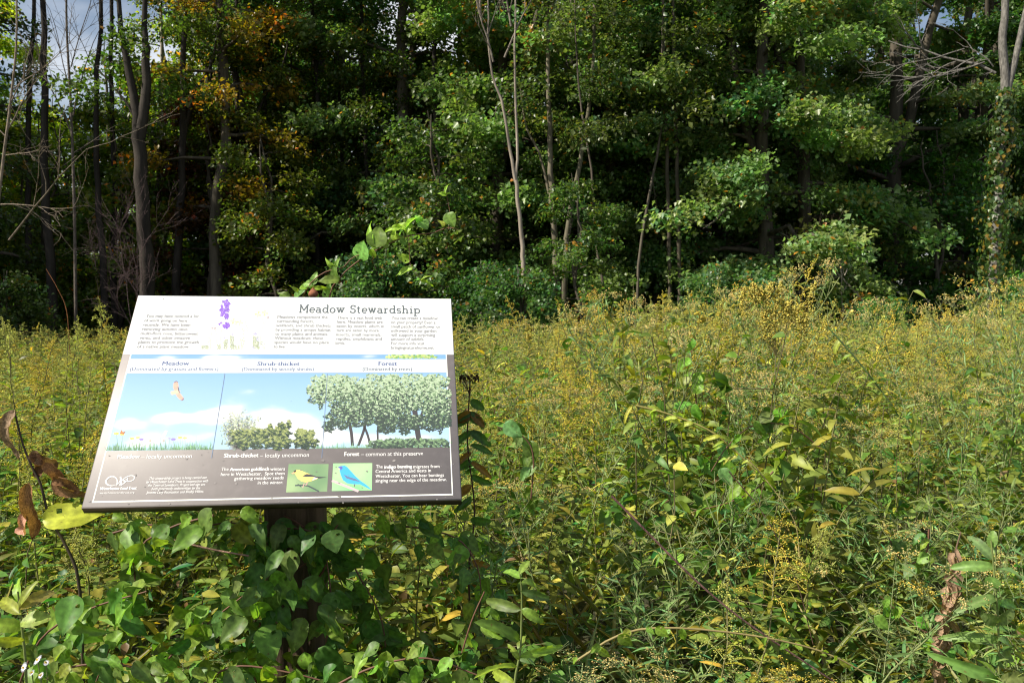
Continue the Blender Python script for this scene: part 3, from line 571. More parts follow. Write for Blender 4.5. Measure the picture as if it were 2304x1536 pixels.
# ------------------------------------------------------------------ the sign
PW, PH, PT = .914, .692, .03
BLc = np.array([-1.033, 1.989, .977]); ux = norm(np.array([.906, .124, -.011])); vx = norm(np.array([-.058, .468, .504])); vx = norm(vx - ux * (ux @ vx)); nx = np.cross(ux, vx)
SIGN = thing('interpretive_sign', 'tilted brown and white meadow information sign on a wooden post', 'sign', (0, 0, 0))
PANEL_M = Matrix(((ux[0], vx[0], nx[0], BLc[0]), (ux[1], vx[1], nx[1], BLc[1]), (ux[2], vx[2], nx[2], BLc[2]), (0, 0, 0, 1)))
def print_mat(name, col=None, rough=.42, attr=False, noise=0):
    m, N, L = new_mat(name); P = N.new('ShaderNodeBsdfPrincipled'); P.inputs['Roughness'].default_value = rough; P.inputs['Specular IOR Level'].default_value = .6
    O = N.new('ShaderNodeOutputMaterial'); L.new(P.outputs[0], O.inputs[0])
    T = N.new('ShaderNodeTexCoord'); Z = N.new('ShaderNodeTexNoise'); Z.inputs['Scale'].default_value = 35; Z.inputs['Detail'].default_value = 6; L.new(T.outputs['Object'], Z.inputs['Vector'])
    R = N.new('ShaderNodeMapRange'); R.inputs[1].default_value = .35; R.inputs[2].default_value = .7; R.inputs[3].default_value = rough - .01; R.inputs[4].default_value = rough + .03
    L.new(Z.outputs['Fac'], R.inputs[0]); L.new(R.outputs[0], P.inputs['Roughness'])
    if attr: A = N.new('ShaderNodeAttribute'); A.attribute_name = 'Col'; L.new(A.outputs['Color'], P.inputs['Base Color'])
    else:
        X = N.new('ShaderNodeMixRGB'); X.inputs[1].default_value = (*col, 1); X.inputs[2].default_value = (*[min(.9, c * 1.1 + .005) for c in col], 1)
        R2 = N.new('ShaderNodeMapRange'); R2.inputs[1].default_value = .5; R2.inputs[2].default_value = .75; L.new(Z.outputs['Fac'], R2.inputs[0]); L.new(R2.outputs[0], X.inputs[0]); L.new(X.outputs[0], P.inputs['Base Color'])
    return m
M_BROWN = print_mat('brown_panel', (.21, .185, .18), .5); M_PRINT = print_mat('print_ink', attr=True, rough=.54)  # brown base is lightened to stand in for sky glare on the panel
M_EDGE = print_mat('panel_edge', (.035, .022, .016), .4)
def on_panel(o): o.parent = SIGN; o.matrix_parent_inverse = Matrix(); o.matrix_local = PANEL_M; return o
# panel body with a small bevel
g = G(); b = .003
ring = lambda i_, z_: [(i_, i_, z_), (PW - i_, i_, z_), (PW - i_, PH - i_, z_), (i_, PH - i_, z_)]
V = ring(b, 0) + ring(0, -b) + ring(0, -PT + b) + ring(b, -PT); F = [[0, 1, 2, 3], [15, 14, 13, 12]]
for k in range(3):
    for j in range(4): F.append([k * 4 + j, k * 4 + 4 + j, k * 4 + 4 + (j + 1) % 4, k * 4 + (j + 1) % 4])
g.add(V, np.array(F), (.1, .1, .1)); pn = on_panel(g.build('panel', M_BROWN)); pn.data.materials.append(M_EDGE)
for p in pn.data.polygons:
    if p.normal.z < .2: p.material_index = 1
# homography: photograph pixel -> place on the panel face
src = np.array([(310.1, 664.4), (1015.9, 671.9), (1039.2, 1123), (182.4, 1141.6)]); dst = np.array([(0, PH), (PW, PH), (PW, 0), (0, 0)])
A = []
for (x, y), (u_, v_) in zip(src, dst): A += [[x, y, 1, 0, 0, 0, -u_ * x, -u_ * y, -u_], [0, 0, 0, x, y, 1, -v_ * x, -v_ * y, -v_]]
Hm = np.linalg.svd(np.array(A))[2][-1].reshape(3, 3)
def S(x, y): q = Hm @ np.array([x, y, 1.]); return q[:2] / q[2]
def SA(P): P = np.asarray(P, float); q = np.column_stack([P, np.ones(len(P))]) @ Hm.T; return q[:, :2] / q[:, 2:]
class Pr(G):
    """flat print on the panel face"""
    def poly(s, pts, col, z, px=True):
        P = SA(pts) if px else np.asarray(pts, float); s.add(np.column_stack([P, np.full(len(P), z)]), np.array([np.arange(len(P))]), col)
    def line(s, pts, w, col, z, px=True):
        P = SA(pts) if px else np.asarray(pts, float); w = np.broadcast_to(w, (len(P),))
        t = norm(np.gradient(P, axis=0)); nn = np.column_stack([-t[:, 1], t[:, 0]]); a = P + nn * w[:, None] / 2; c = P - nn * w[:, None] / 2; n_ = len(P)
        V = np.column_stack([np.vstack([a, c]), np.full(2 * n_, z)]); i_ = np.arange(n_ - 1); s.add(V, np.stack([i_ + n_, i_ + n_ + 1, i_ + 1, i_], -1), col)
    def put(s, name, parent=SIGN, mat=None):
        for a_ in s.v: a_[:, 2] *= .2          # ink layers a fraction of a millimetre thick
        return on_panel(s.build(name, mat or M_PRINT))
WH = (.66, .67, .67)
vt = S(276, 797)[1]; vi = S(240, 1014)[1]; xl, xr = .022, PW - .022; vb = S(600, 1122)[1]
g = Pr(); g.poly([(0.002, vt), (PW - .002, vt), (PW - .002, PH - .002), (.002, PH - .002)], WH, .0004, False); g.put('white_heading_field')
g = Pr()
for q in [[(xl, vb), (xl + .0028, vb), (xl + .0028, vt), (xl, vt)], [(xr - .0028, vb), (xr, vb), (xr, vt), (xr - .0028, vt)], [(xl + .0028, vb), (xr - .0028, vb), (xr - .0028, vb + .004), (xl + .0028, vb + .004)]]: g.poly(q, (.8, .82, .76), .0004, False)
g.put('white_border_line')
# printed sky with clouds
nu, nv = 260, 90; uu, vv = np.meshgrid(np.linspace(xl + .0028, xr - .0028, nu), np.linspace(vi, vt, nv)); fr = (vv - vi) / (vt - vi)
cl = np.zeros_like(uu)
for (cx_, cy_, rx, ry, a_) in [(420, 940, 75, 16, 1.1), (480, 935, 40, 14, 1), (380, 938, 30, 9, 1), (440, 985, 60, 18, .9), (270, 880, 14, 30, .9), (290, 955, 45, 14, .9), (330, 985, 60, 20, .8), (530, 925, 60, 25, 1.1), (620, 935, 40, 28, 1.2), (660, 945, 45, 20, 1.1), (700, 975, 60, 28, 1),
        (590, 980, 80, 25, 1), (380, 805, 40, 7, .9), (490, 805, 60, 7, 1.1), (830, 803, 40, 8, 1), (760, 985, 90, 20, 1.2), (920, 985, 120, 16, 1.1), (560, 880, 30, 8, .5), (300, 1000, 90, 12, .8)]:
    c = S(cx_, cy_); e_ = S(cx_ + rx, cy_); f_ = S(cx_, cy_ - ry); cl += a_ * np.exp(-((uu - c[0]) / (e_[0] - c[0])) ** 2 - ((vv - c[1]) / (f_[1] - c[1])) ** 2)
rn = np.random.default_rng(2); nzs = np.zeros_like(uu)
for o_ in range(5):
    f_ = 12 * 2 ** o_
    for _ in range(5): th = rn.uniform(0, 6.28); nzs += np.sin(f_ * (uu * math.cos(th) * 1.2 + vv * math.sin(th) * 2.2) * 2 + rn.uniform(0, 6.28) + .7 * nzs) / 2 ** o_ * .13
cl = 1 / (1 + np.exp(-(cl + nzs * .75 - .85) * 9))
top = np.array([.17, .34, .62]); low = np.array([.36, .54, .7]); C = low + (top - low) * (fr[..., None] ** 1.3); C = C * (1 - cl[..., None]) + np.array([.68, .7, .71]) * cl[..., None]
g = Pr(); i_ = np.arange(nv - 1)[:, None] * nu; j_ = np.arange(nu - 1)[None]
g.add(np.stack([uu, vv, np.full_like(uu, .0004)], -1).reshape(-1, 3), np.stack([i_ + j_, i_ + j_ + 1, i_ + nu + j_ + 1, i_ + nu + j_], -1).reshape(-1, 4), C.reshape(-1, 3)); g.put('printed_sky')
# printed foliage from small flecks
def flecks(g, blobs, n_, size, cols, z, asp=.6, seed=0, clip=None):
    r = np.random.default_rng(seed); ar = np.array([b_[2] * b_[3] for b_ in blobs]); k = r.choice(len(blobs), n_, p=ar / ar.sum()); B_ = np.array(blobs, float)[k]
    th = r.uniform(0, 6.28, n_); rr = np.sqrt(r.uniform(0, 1, n_)) * (1 + .16 * np.sin(th * 7 + B_[:, 0]) + .1 * np.sin(th * 13 + B_[:, 1])); P = np.column_stack([B_[:, 0] + B_[:, 2] * rr * np.cos(th), B_[:, 1] + B_[:, 3] * rr * np.sin(th)])
    if clip: P = P[(P[:, 0] > clip[0]) & (P[:, 1] > clip[1]) & (P[:, 0] < clip[2]) & (P[:, 1] < clip[3])]
    n_ = len(P); cl_ = np.sin(P[:, 0] * .33 + 2 * np.sin(P[:, 1] * .21)) * np.sin(P[:, 1] * .47 + 1.5 * np.sin(P[:, 0] * .17)); sun = np.clip(.5 - (P[:, 1] - B_[:n_, 1]) / (B_[:n_, 3] * 2.6) + .55 * cl_ + r.normal(0, .16, n_), 0, 1)
    ci = (sun * (len(cols) - .01)).astype(int); C = np.array(cols)[ci] * r.uniform(.8, 1.2, (n_, 1)); Q = SA(P); a = r.uniform(0, 6.28, n_); s_ = size * r.uniform(.5, 1.3, n_)
    d1 = np.column_stack([np.cos(a), np.sin(a)]) * s_[:, None]; d2 = np.column_stack([-np.sin(a), np.cos(a)]) * (s_ * asp)[:, None]
    zz = z + np.arange(n_) / n_ * .0012
    V = np.stack([Q - d1, Q - d2, Q + d1, Q + d2], 1); V = np.concatenate([V, np.broadcast_to(zz[:, None, None], (n_, 4, 1))], 2)
    g.add(V.reshape(-1, 3), np.arange(4 * n_).reshape(-1, 4), np.repeat(C, 4, 0))
TG = [(.035, .055, .045), (.05, .085, .055), (.1, .17, .09), (.2, .31, .16), (.4, .5, .33)]
g = Pr()
for pts, w in [([(793, 1003), (790, 970), (780, 930)], .008), ([(806, 1003), (818, 970), (825, 940)], .007), ([(833, 1000), (826, 975), (815, 950)], .006), ([(850, 990), (850, 965), (855, 940)], .005), ([(945, 1008), (938, 960), (930, 900)], .014), ([(940, 960), (950, 930), (965, 900)], .008)]: g.line(curve(pts, 8), w, (.05, .045, .05), .0008)
flecks(g, [(720, 880, 28, 34), (760, 870, 45, 30), (800, 900, 60, 40), (850, 880, 60, 40), (880, 910, 60, 40), (930, 880, 70, 45), (975, 890, 42, 50), (990, 930, 28, 38), (830, 930, 60, 28), (770, 940, 35, 25), (960, 950, 55, 18), (900, 950, 50, 15), (740, 960, 14, 12), (870, 965, 22, 10), (910, 970, 12, 8)],
       26000, .0034, TG, .0009, seed=1, clip=(680, 842, 1015, 985)); g.put('printed_forest_trees')
g = Pr(); flecks(g, [(855, 1000, 28, 9), (880, 998, 40, 10), (915, 996, 40, 9), (970, 996, 46, 9)], 1500, .004, TG[:4], .0016, seed=2, clip=(700, 980, 1016, 1007))
flecks(g, [(930, 803, 55, 6)], 320, .005, [(.2, .36, .1), (.45, .55, .2)], .0009, seed=5, clip=(860, 799, 985, 806)); g.put('printed_forest_bushes')
SG = [(.02, .04, .03), (.05, .085, .04), (.13, .18, .06), (.3, .34, .12)]
g = Pr(); rb_ = np.random.default_rng(4)
for _ in range(260):
    a = rb_.uniform(-.75, .75); L_ = rb_.uniform(35, 80); p0 = (535 + rb_.normal(0, 6), 1010); p1 = (540 + math.sin(a) * L_ * .75, 1010 - math.cos(a) * L_)
    g.line([p0, ((p0[0] + p1[0]) / 2 + math.sin(a) * 10, (p0[1] + p1[1]) / 2), p1], .0008, rb_.uniform(.15, .4) * np.array([1, 1, .95]), .0008)
flecks(g, [(520, 970, 26, 36), (545, 955, 36, 30), (560, 975, 22, 28)], 600, .003, [(.2, .25, .2), (.4, .46, .3), (.5, .55, .42)], .0009, seed=3); g.put('printed_bare_shrub')
for nm, bl, n_, sd in [('printed_shrub', [(560, 990, 42, 20), (540, 975, 26, 10), (580, 975, 30, 12)], 1400, 6), ('printed_shrub', [(625, 995, 32, 16), (630, 975, 24, 14), (634, 960, 10, 10), (650, 955, 5, 10), (608, 965, 6, 12)], 1300, 7), ('printed_shrub', [(688, 995, 28, 14), (682, 980, 18, 12), (676, 970, 10, 6), (700, 975, 8, 8)], 900, 8)]:
    g = Pr(); flecks(g, bl, n_ * 3, .003, SG, .0011, seed=sd, clip=(480, 900, 720, 1014), asp=.35); g.put(nm)
g = Pr(); g2 = Pr(); rg = np.random.default_rng(9)
for _ in range(700):
    x = rg.uniform(238, 480) if rg.uniform() < .6 else rg.uniform(700, 1014); y0 = 1014 - (x - 240) * .009 - 1; h_ = rg.gamma(3, 3.2) * (1 if x < 490 else .7)
    (g if x < 490 else g2).line([(x, y0), (x + rg.normal(0, 2.5), y0 - h_)], [.0014, .0003], np.array([.2, .38, .2]) * rg.uniform(.7, 1.5), .0012)
for (x, y, c, s_) in [(262, 975, (.85, .62, .1), 6), (275, 977, (.85, .62, .1), 5), (297, 986, (.85, .65, .12), 5), (310, 984, (.85, .7, .2), 5), (318, 988, (.3, .2, .7), 5), (338, 991, (.5, .35, .2), 3), (368, 991, (.5, .35, .2), 3), (381, 986, (.45, .35, .8), 3), (390, 988, (.3, .2, .7), 5.5), (405, 984, (.85, .65, .12), 5), (416, 985, (.85, .7, .2), 5)]:
    for k in range(7):
        a = k * .9; g.poly([(x, y), (x + math.cos(a - .35) * s_, y + math.sin(a - .35) * s_ * .5), (x + math.cos(a) * s_ * 1.15, y + math.sin(a) * s_ * .55), (x + math.cos(a + .35) * s_, y + math.sin(a + .35) * s_ * .5)][::-1], c, .0014 + k * .00005)
    g.line([(x, y + 2), (x + 2, 1008)], .0008, (.3, .4, .3), .0013)
g.put('printed_meadow_flowers'); g2.put('printed_grass')
g = Pr(); g.poly([(270, 975), (273, 967), (277, 972), (283, 970), (278, 977)], (.4, .13, .04), .0018); g.poly([(273, 973), (275, 969), (277, 974)], (.75, .3, .08), .002); g.put('printed_butterfly')
g = Pr(); g.poly([(366, 978), (372, 968), (377, 969), (375, 976), (370, 983)], (.8, .8, .78), .0018); g.put('printed_white_bird')
# hawk
hk = lambda P: [(160 + x / 5.009, 640 + y / 5.009) for x, y in P]
g = Pr(); g.poly(hk([(1165, 1095), (1185, 1087), (1205, 1100), (1212, 1140), (1215, 1195), (1195, 1215), (1165, 1200), (1148, 1160), (1152, 1120)]), (.62, .42, .33), .0008)
g.poly(hk([(1180, 1215), (1215, 1200), (1240, 1240), (1268, 1275), (1270, 1298), (1250, 1310), (1222, 1295), (1195, 1265), (1180, 1240)]), (.62, .42, .33), .0009)
g.poly(hk([(1122, 1205), (1150, 1200), (1205, 1190), (1235, 1203), (1210, 1220), (1165, 1238), (1135, 1247), (1124, 1230)]), (.75, .5, .36), .001)
g.poly(hk([(1162, 1098), (1185, 1086), (1205, 1098), (1205, 1108), (1185, 1098), (1165, 1110)]), (.2, .14, .2), .0011); g.poly(hk([(1245, 1302), (1268, 1276), (1272, 1298), (1252, 1311), (1222, 1295)]), (.25, .17, .22), .0011)
g.poly(hk([(1200, 1150), (1212, 1160), (1222, 1205), (1232, 1235), (1240, 1245), (1222, 1222), (1208, 1200)]), (.12, .1, .14), .0012)
for k in range(6): g.line(hk([(1158, 1112 + k * 14), (1206, 1110 + k * 14)]), .0007, (.4, .24, .2), .0013); g.line(hk([(1195 + k * 10, 1262 + k * 7), (1218 + k * 8, 1232 + k * 9)]), .0007, (.4, .24, .2), .0013)
g.put('printed_hawk')
# header strip with faint cloud
g = Pr(); g.poly([S(287, 809), S(1012, 808), S(1013, 838), S(281, 841)][::-1] if False else [(xl + .0028, S(400, 840)[1]), (xr - .0028, S(900, 838.5)[1]), (xr - .0028, S(900, 808.5)[1]), (xl + .0028, S(400, 808)[1])], (.62, .66, .69), .0022, False); g.put('white_caption_strip')
g = Pr()
for a, c in [((506, 841), (476, 1030)), ((737, 841), (724, 1030))]: g.line([a, c], .0016, (.16, .22, .34), .0024)
g.put('divider_lines')
# ------- lettering
def text_mesh(body, shear=0., bold=0.):
    cu = bpy.data.curves.new('t', 'FONT'); cu.body = body; cu.size = 1; cu.shear = shear; cu.offset = bold; cu.resolution_u = 2; cu.fill_mode = 'FRONT'
    ob = bpy.data.objects.new('t', cu); me = bpy.data.meshes.new_from_object(ob)
    n_ = len(me.vertices); co = np.zeros(n_ * 3); me.vertices.foreach_get('co', co); co = co.reshape(-1, 3); fs = [np.array([list(p.vertices)]) for p in me.polygons]
    bpy.data.objects.remove(ob); bpy.data.curves.remove(cu); bpy.data.meshes.remove(me); return co, fs
CAPH = None
def text(g, body, x0, x1, y, cap, col, z=.0026, shear=0., bold=0.):
    """one line of lettering: baseline from pixel (x0,y) to (x1,y), capital height in pixels; the line keeps the panel's direction"""
    global CAPH
    if CAPH is None: CAPH = text_mesh('H')[0][:, 1].max()
    for q in ((-.5, .5, .17) if bold > .01 else (-.22,) if bold > 0 else ()): text(g, body, x0 + q, x1 + q, y, cap, col, z + q * .0003, shear)
    co, fs = text_mesh(body, shear); a, b_ = S(x0, y), S(x1, y); v0 = (a[1] + b_[1]) / 2; h = S((x0 + x1) / 2, y - cap)[1] - S((x0 + x1) / 2, y)[1]
    w = co[:, 0].max() - co[:, 0].min(); V = np.column_stack([a[0] + (co[:, 0] - co[:, 0].min()) * (b_[0] - a[0]) / w, v0 + co[:, 1] * h / CAPH, np.full(len(co), z)])
    by = {}
    for f in fs: by.setdefault(f.shape[1], []).append(f[0])
    g.add(V, [np.array(q) for q in by.values()], col)
GR = (.2, .2, .21)
g = Pr()
for k, (s_, x0, x1) in enumerate([('You may have noticed a lot', 328, 447), ('of work going on here', 324, 421), ('recently. We have been', 321, 428), ('removing autumn olive,', 319, 424), ('multi-flora rose, bittersweet', 316, 445), ('vines, and other invasive', 314, 427), ('plants to promote the growth', 311, 447), ('of a native plant meadow.', 308, 426)]):
    text(g, s_, x0, x1, 715 + k * 9.75, 6.6, GR, bold=.008)
g.put('left_column_lettering')
for nm, lines, x_, y_ in [('first_column_lettering', [('Meadows complement the', 624, 737), ('surrounding forests,', 623, 706), ('wetlands, and shrub thickets', 621, 744), ('by providing a unique habitat', 620, 744), ('to many plants and animals.', 619, 738), ('Without meadows, these', 618, 727), ('species would have no place', 617, 740), ('to live.', 616, 642)], 0, 717),
                  ('second_column_lettering', [('There is a vast food web', 759, 859), ('here. Meadow plants are', 758, 861), ('eaten by insects, which in', 757, 864), ('turn are eaten by more', 757, 852), ('insects, small mammals,', 756, 858), ('reptiles, amphibians and', 756, 859), ('birds.', 755, 776)], 0, 718.5),
                  ('third_column_lettering', [('You can create a meadow', 881, 985), ('on your property! Even a', 880, 980), ('small patch of sunflower or', 880, 991), ('milkweed in your garden', 880, 982), ('will support a surprising', 880, 979), ('amount of wildlife.', 880, 955), ('For more info visit', 880, 955), ('bringingnaturehome.net', 880, 976)], 0, 719.5)]:
    g = Pr()
    for k, (s_, x0, x1) in enumerate(lines): text(g, s_, x0, x1, y_ + k * 9.45, 6.4, (.22, .22, .23), bold=.008)
    g.put(nm)
NAVY = (.07, .1, .24)
for s_, x0, x1, y in [('Meadow', 365, 425, 822), ('Shrub-thicket', 579, 674, 823), ('Forest', 852, 893, 822.5)]: g = Pr(); text(g, s_, x0, x1, y, 8.5, NAVY, bold=.014); g.put('habitat_name')
g = Pr(); text(g, '(Dominated by grasses and flowers)', 292, 491, 834, 7.6, (.05, .08, .2), bold=.006); text(g, '(Dominated by woody shrubs)', 544, 706, 834.5, 7.6, (.05, .08, .2), bold=.006); text(g, '(Dominated by trees)', 816, 927, 834.5, 7.6, (.06, .07, .11), bold=.006); g.put('habitat_captions')
LW = (.82, .8, .78)
g = Pr(); text(g, 'Meadow', 264, 314, 1031, 9, LW, bold=.014); text(g, '\u2013 locally uncommon', 318, 431, 1030.5, 9, LW, bold=.006); text(g, 'Shrub-thicket', 504, 581, 1028.5, 9, LW, bold=.014); text(g, '\u2013 locally uncommon', 585, 695, 1028, 9, LW)
text(g, 'Forest', 775, 808, 1025.5, 9, LW, bold=.014); text(g, '\u2013 common at this preserve', 812, 952, 1025, 9, LW); g.put('habitat_footings')
g = Pr()
for s_, x0, x1, y, bd in [('The', 498, 514, 1058.5, 0), ('American goldfinch', 517, 605, 1058.5, .02), ('winters', 608, 641, 1058, 0), ('here in Westchester.  Spot them', 497, 640, 1069, 0), ('gathering meadow seeds', 527, 638, 1078.5, 0), ('in the winter.', 580, 637, 1088.5, 0)]: text(g, s_, x0, x1, y, 7.2, LW, bold=bd + .006)
g.put('goldfinch_lettering')
g = Pr()
for s_, x0, x1, y, bd in [('The', 846, 861, 1053, 0), ('indigo bunting', 865, 927, 1053, .02), ('migrates from', 930, 989, 1052.5, 0), ('Central America and nests in', 845, 970, 1062.5, 0), ('Westchester. You can hear buntings', 845, 999, 1073, 0), ('singing near the edge of the meadow.', 845, 1005, 1083, 0)]: text(g, s_, x0, x1, y, 7.2, LW, bold=bd + .006)
g.put('bunting_lettering')
g = Pr()
for s_, x0, x1, y in [('This stewardship project is being carried out', 336, 465, 1077.5), ('by Westchester Land Trust in cooperation with', 329, 468, 1085.3), ('the Town of Lewisboro. Project and sign are', 333, 461, 1093), ('both generously underwritten by the', 341, 450, 1100.8), ('Jerome Levy Foundation and Shelby White.', 329, 458, 1109)]: text(g, s_, x0, x1, y, 5.8, LW, shear=.25, bold=.006)
g.put('credit_lettering')
g = Pr(); text(g, 'Westchester Land Trust', 225, 307, 1101, 6.3, LW, bold=.022); text(g, 'westchesterlandtrust.org', 224, 302, 1110, 5, LW); g.put('trust_name_lettering')
# logo: swirl and leaf
lg = lambda P: [(210 + x / 8.533, 1040 + y / 8.533) for x, y in P]
g = Pr(); g.line(SA(lg(curve([(425, 425), (370, 445), (300, 435), (250, 400), (245, 350), (290, 295), (360, 268), (420, 285), (460, 340), (465, 400), (440, 442)], 44)[:, :2] if False else curve([(425, 425, 0), (370, 445, 0), (300, 435, 0), (250, 400, 0), (245, 350, 0), (290, 295, 0), (360, 268, 0), (420, 285, 0), (458, 335, 0), (462, 400, 0), (440, 442, 0)], 44)[:, :2])), np.interp(np.linspace(0, 1, 41), [0, .3, .5, .75, 1], [.001, .0035, .004, .0018, .0045]), LW, .0026, False)
g.line(lg([(440, 442), (500, 380), (522, 330)]), [.004, .002, .0012], LW, .0026); g.line(lg([(522, 270), (535, 340), (520, 442)]), [.0035, .004, .0045], LW, .0026); g.line(lg([(520, 442), (590, 395), (650, 345), (665, 305), (650, 290)]), [.004, .0025, .002, .0015, .001], LW, .0026)
g.line(lg(curve([(560, 335, 0), (620, 290, 0), (690, 258, 0), (750, 253, 0), (788, 275, 0), (780, 320, 0), (730, 352, 0), (660, 362, 0), (600, 355, 0), (560, 335, 0)], 36)[:, :2]), .0022, LW, .0026); g.line(lg([(565, 330), (610, 335), (650, 318), (668, 290)]), .0014, LW, .0028)
g.put('trust_logo')
# title in slab letters
def arc(cx_, cy_, rx, ry, a0, a1, n_=14): t = np.radians(np.linspace(a0, a1, n_)); return [(cx_ + rx * math.cos(q), cy_ + ry * math.sin(q)) for q in t]
X = .62
GL = {'M': (1.05, [[(.14, 0), (.14, 1)], [(.14, 1), (.52, .25)], [(.52, .25), (.9, 1)], [(.9, 0), (.9, 1)], [(0, 0), (.3, 0)], [(.74, 0), (1.05, 0)], [(0, 1), (.18, 1)], [(.86, 1), (1.05, 1)]]),
      'e': (.62, [arc(.33, X / 2, .27, X / 2, 0, 318), [(.07, X / 2), (.6, X / 2)]]),
      'a': (.68, [arc(.3, X * .3, .23, X * .3, 90, 360 + 80), arc(.28, X * .68, .22, X * .32, 150, 0), [(.5, X * .68), (.5, 0)], [(.5, 0), (.68, 0)]]),
      'd': (.74, [arc(.32, X / 2, .26, X / 2, 0, 360, 20), [(.58, 0), (.58, 1.02)], [(.44, 1.02), (.58, 1.02)], [(.58, 0), (.74, 0)]]),
      'o': (.64, [arc(.32, X / 2, .27, X / 2, 0, 360, 20)]),
      'w': (.98, [[(.14, X), (.32, 0)], [(.32, 0), (.49, X)], [(.49, X), (.66, 0)], [(.66, 0), (.84, X)], [(0, X), (.28, X)], [(.38, X), (.6, X)], [(.7, X), (.98, X)]]),
      'S': (.66, [arc(.33, .75, .24, .25, 20, 250, 14) + arc(.33, .26, .27, .26, 80, -160, 14), [(.56, .78), (.56, 1)], [(.06, .02), (.06, .24)]]),
      't': (.5, [[(.2, .85), (.2, .15)] + arc(.34, .14, .14, .14, 180, 300, 8), [(.02, X), (.42, X)]]),
      'r': (.56, [[(.16, 0), (.16, X)], [(0, 0), (.34, 0)], [(0, X), (.16, X)], arc(.38, X * .6, .22, X * .4, 170, 60, 8)]),
      's': (.54, [arc(.27, X * .74, .2, X * .26, 30, 250, 12) + arc(.27, X * .25, .21, X * .25, 80, -150, 12)]),
      'h': (.8, [[(.16, 0), (.16, 1.02)], [(0, 1.02), (.16, 1.02)], [(0, 0), (.32, 0)], arc(.38, X * .6, .22, X * .4, 180, 0, 10) + [(.6, 0)], [(.46, 0), (.76, 0)]]),
      'i': (.38, [[(.18, 0), (.18, X)], [(0, 0), (.36, 0)], [(.02, X), (.18, X)], [(.18, .86), (.18, .98)]]),
      'p': (.74, [arc(.42, X / 2, .26, X / 2, 0, 360, 20), [(.16, -.32), (.16, X)], [(0, -.32), (.34, -.32)], [(0, X), (.16, X)]]), ' ': (.42, [])}
g = Pr(); cur = 0; strokes = []
for ch in 'Meadow Stewardship':
    w_, ss = GL[ch]
    for s_ in ss: strokes.append([(cur + x, y) for x, y in s_])
    cur += w_ + .1
a, b_ = S(673, 703), S(945, 706); sx = (b_[0] - a[0]) / (cur - .1); sy = S(800, 688)[1] - S(800, 704.5)[1]
for s_ in strokes: g.line([(a[0] + x * sx, (a[1] + b_[1]) / 2 + y * sy) for x, y in s_], .0036, (.09, .11, .12), .0026 + rng.uniform(0, .0001), False)
g.put('title_lettering')
g = Pr(); rq = np.random.default_rng(31)
for _ in range(90):
    x, y, r0 = rq.uniform(200, 1030), rq.uniform(1015, 1138), rq.gamma(1.5, .9); q = [(x + math.cos(a) * r0 * rq.uniform(.5, 1.2), y - math.sin(a) * r0 * .7 * rq.uniform(.5, 1.2)) for a in np.arange(7) * .9]; g.poly(q[::-1], np.array([.22, .2, .19]) * rq.uniform(.8, 1.3), .0032 + _ * .00001)
for x, y, r0 in [(368, 674, 1.8), (742, 905, 1.2), (655, 903, 1.), (470, 690, .8), (900, 1118, 2.2), (560, 1125, 1.8)]: g.poly([(x + math.cos(a) * r0, y + math.sin(a) * r0 * .6) for a in np.arange(6) * 1.05], (.12, .1, .08), .0034)
g.put('dirt_specks')
# printed flowers in the white field
fz = lambda P: [(430 + x / 10.974, 660 + y / 10.974) for x, y in P]
g = Pr(); rf = np.random.default_rng(12)
def bloom(x, y, r0, c, n_=5, z=.0008, sq=1.):
    for k in range(n_):
        a = k * 6.283 / n_ + rf.uniform(0, .5); q = [(x, y)] + [(x + math.cos(a + d) * r0 * m_, y + math.sin(a + d) * r0 * m_ * sq) for d, m_ in ((-.5, .7), (-.25, 1), (.25, 1), (.5, .7))]
        g.poly(fz(q)[::-1], np.array(c) * rf.uniform(.7, 1.15), z + rf.uniform(0, .0006))
for (x, y, r0) in [(800, 215, 40), (880, 205, 50), (930, 270, 50), (860, 270, 55), (760, 320, 40), (880, 340, 65), (770, 380, 45), (900, 420, 60), (740, 430, 50), (820, 430, 50), (790, 490, 55), (760, 540, 50), (880, 540, 60), (870, 590, 65), (740, 735, 30), (700, 765, 30), (870, 800, 90), (920, 800, 50), (820, 810, 50)]: bloom(x, y, r0, (.24, .11, .6), 6)
for (x, y, r0) in [(1050, 690, 85), (1200, 725, 80), (1110, 770, 40), (1650, 520, 85), (1820, 490, 85)]: bloom(x, y, r0, (.9, .84, .38), 4, sq=.9)
for (x, y, r0) in [(1030, 1010, 40), (830, 1090, 40), (1580, 1010, 50), (1640, 1110, 30), (1640, 1170, 40), (1530, 1330, 45)]: bloom(x, y, r0, (.5, .48, .85), 5)
for (x, y) in [(525, 860), (590, 870), (1900, 600)]: bloom(x, y, 28, (.4, .3, .32), 5)
for pts in [[(525, 880), (490, 1100), (470, 1380)], [(590, 880), (640, 1050), (630, 1200), (550, 1320), (530, 1380)], [(800, 620), (740, 1000), (700, 1380)], [(1075, 800), (960, 980), (990, 1380)], [(850, 940), (960, 980)], [(1740, 570), (1800, 770), (1730, 950), (1690, 1380)], [(1900, 620), (1800, 770)], [(1240, 1180), (1240, 1380)], [(345, 1220), (340, 1370)]]:
    g.line(fz(pts), .0014, (.42, .45, .4), .0007)
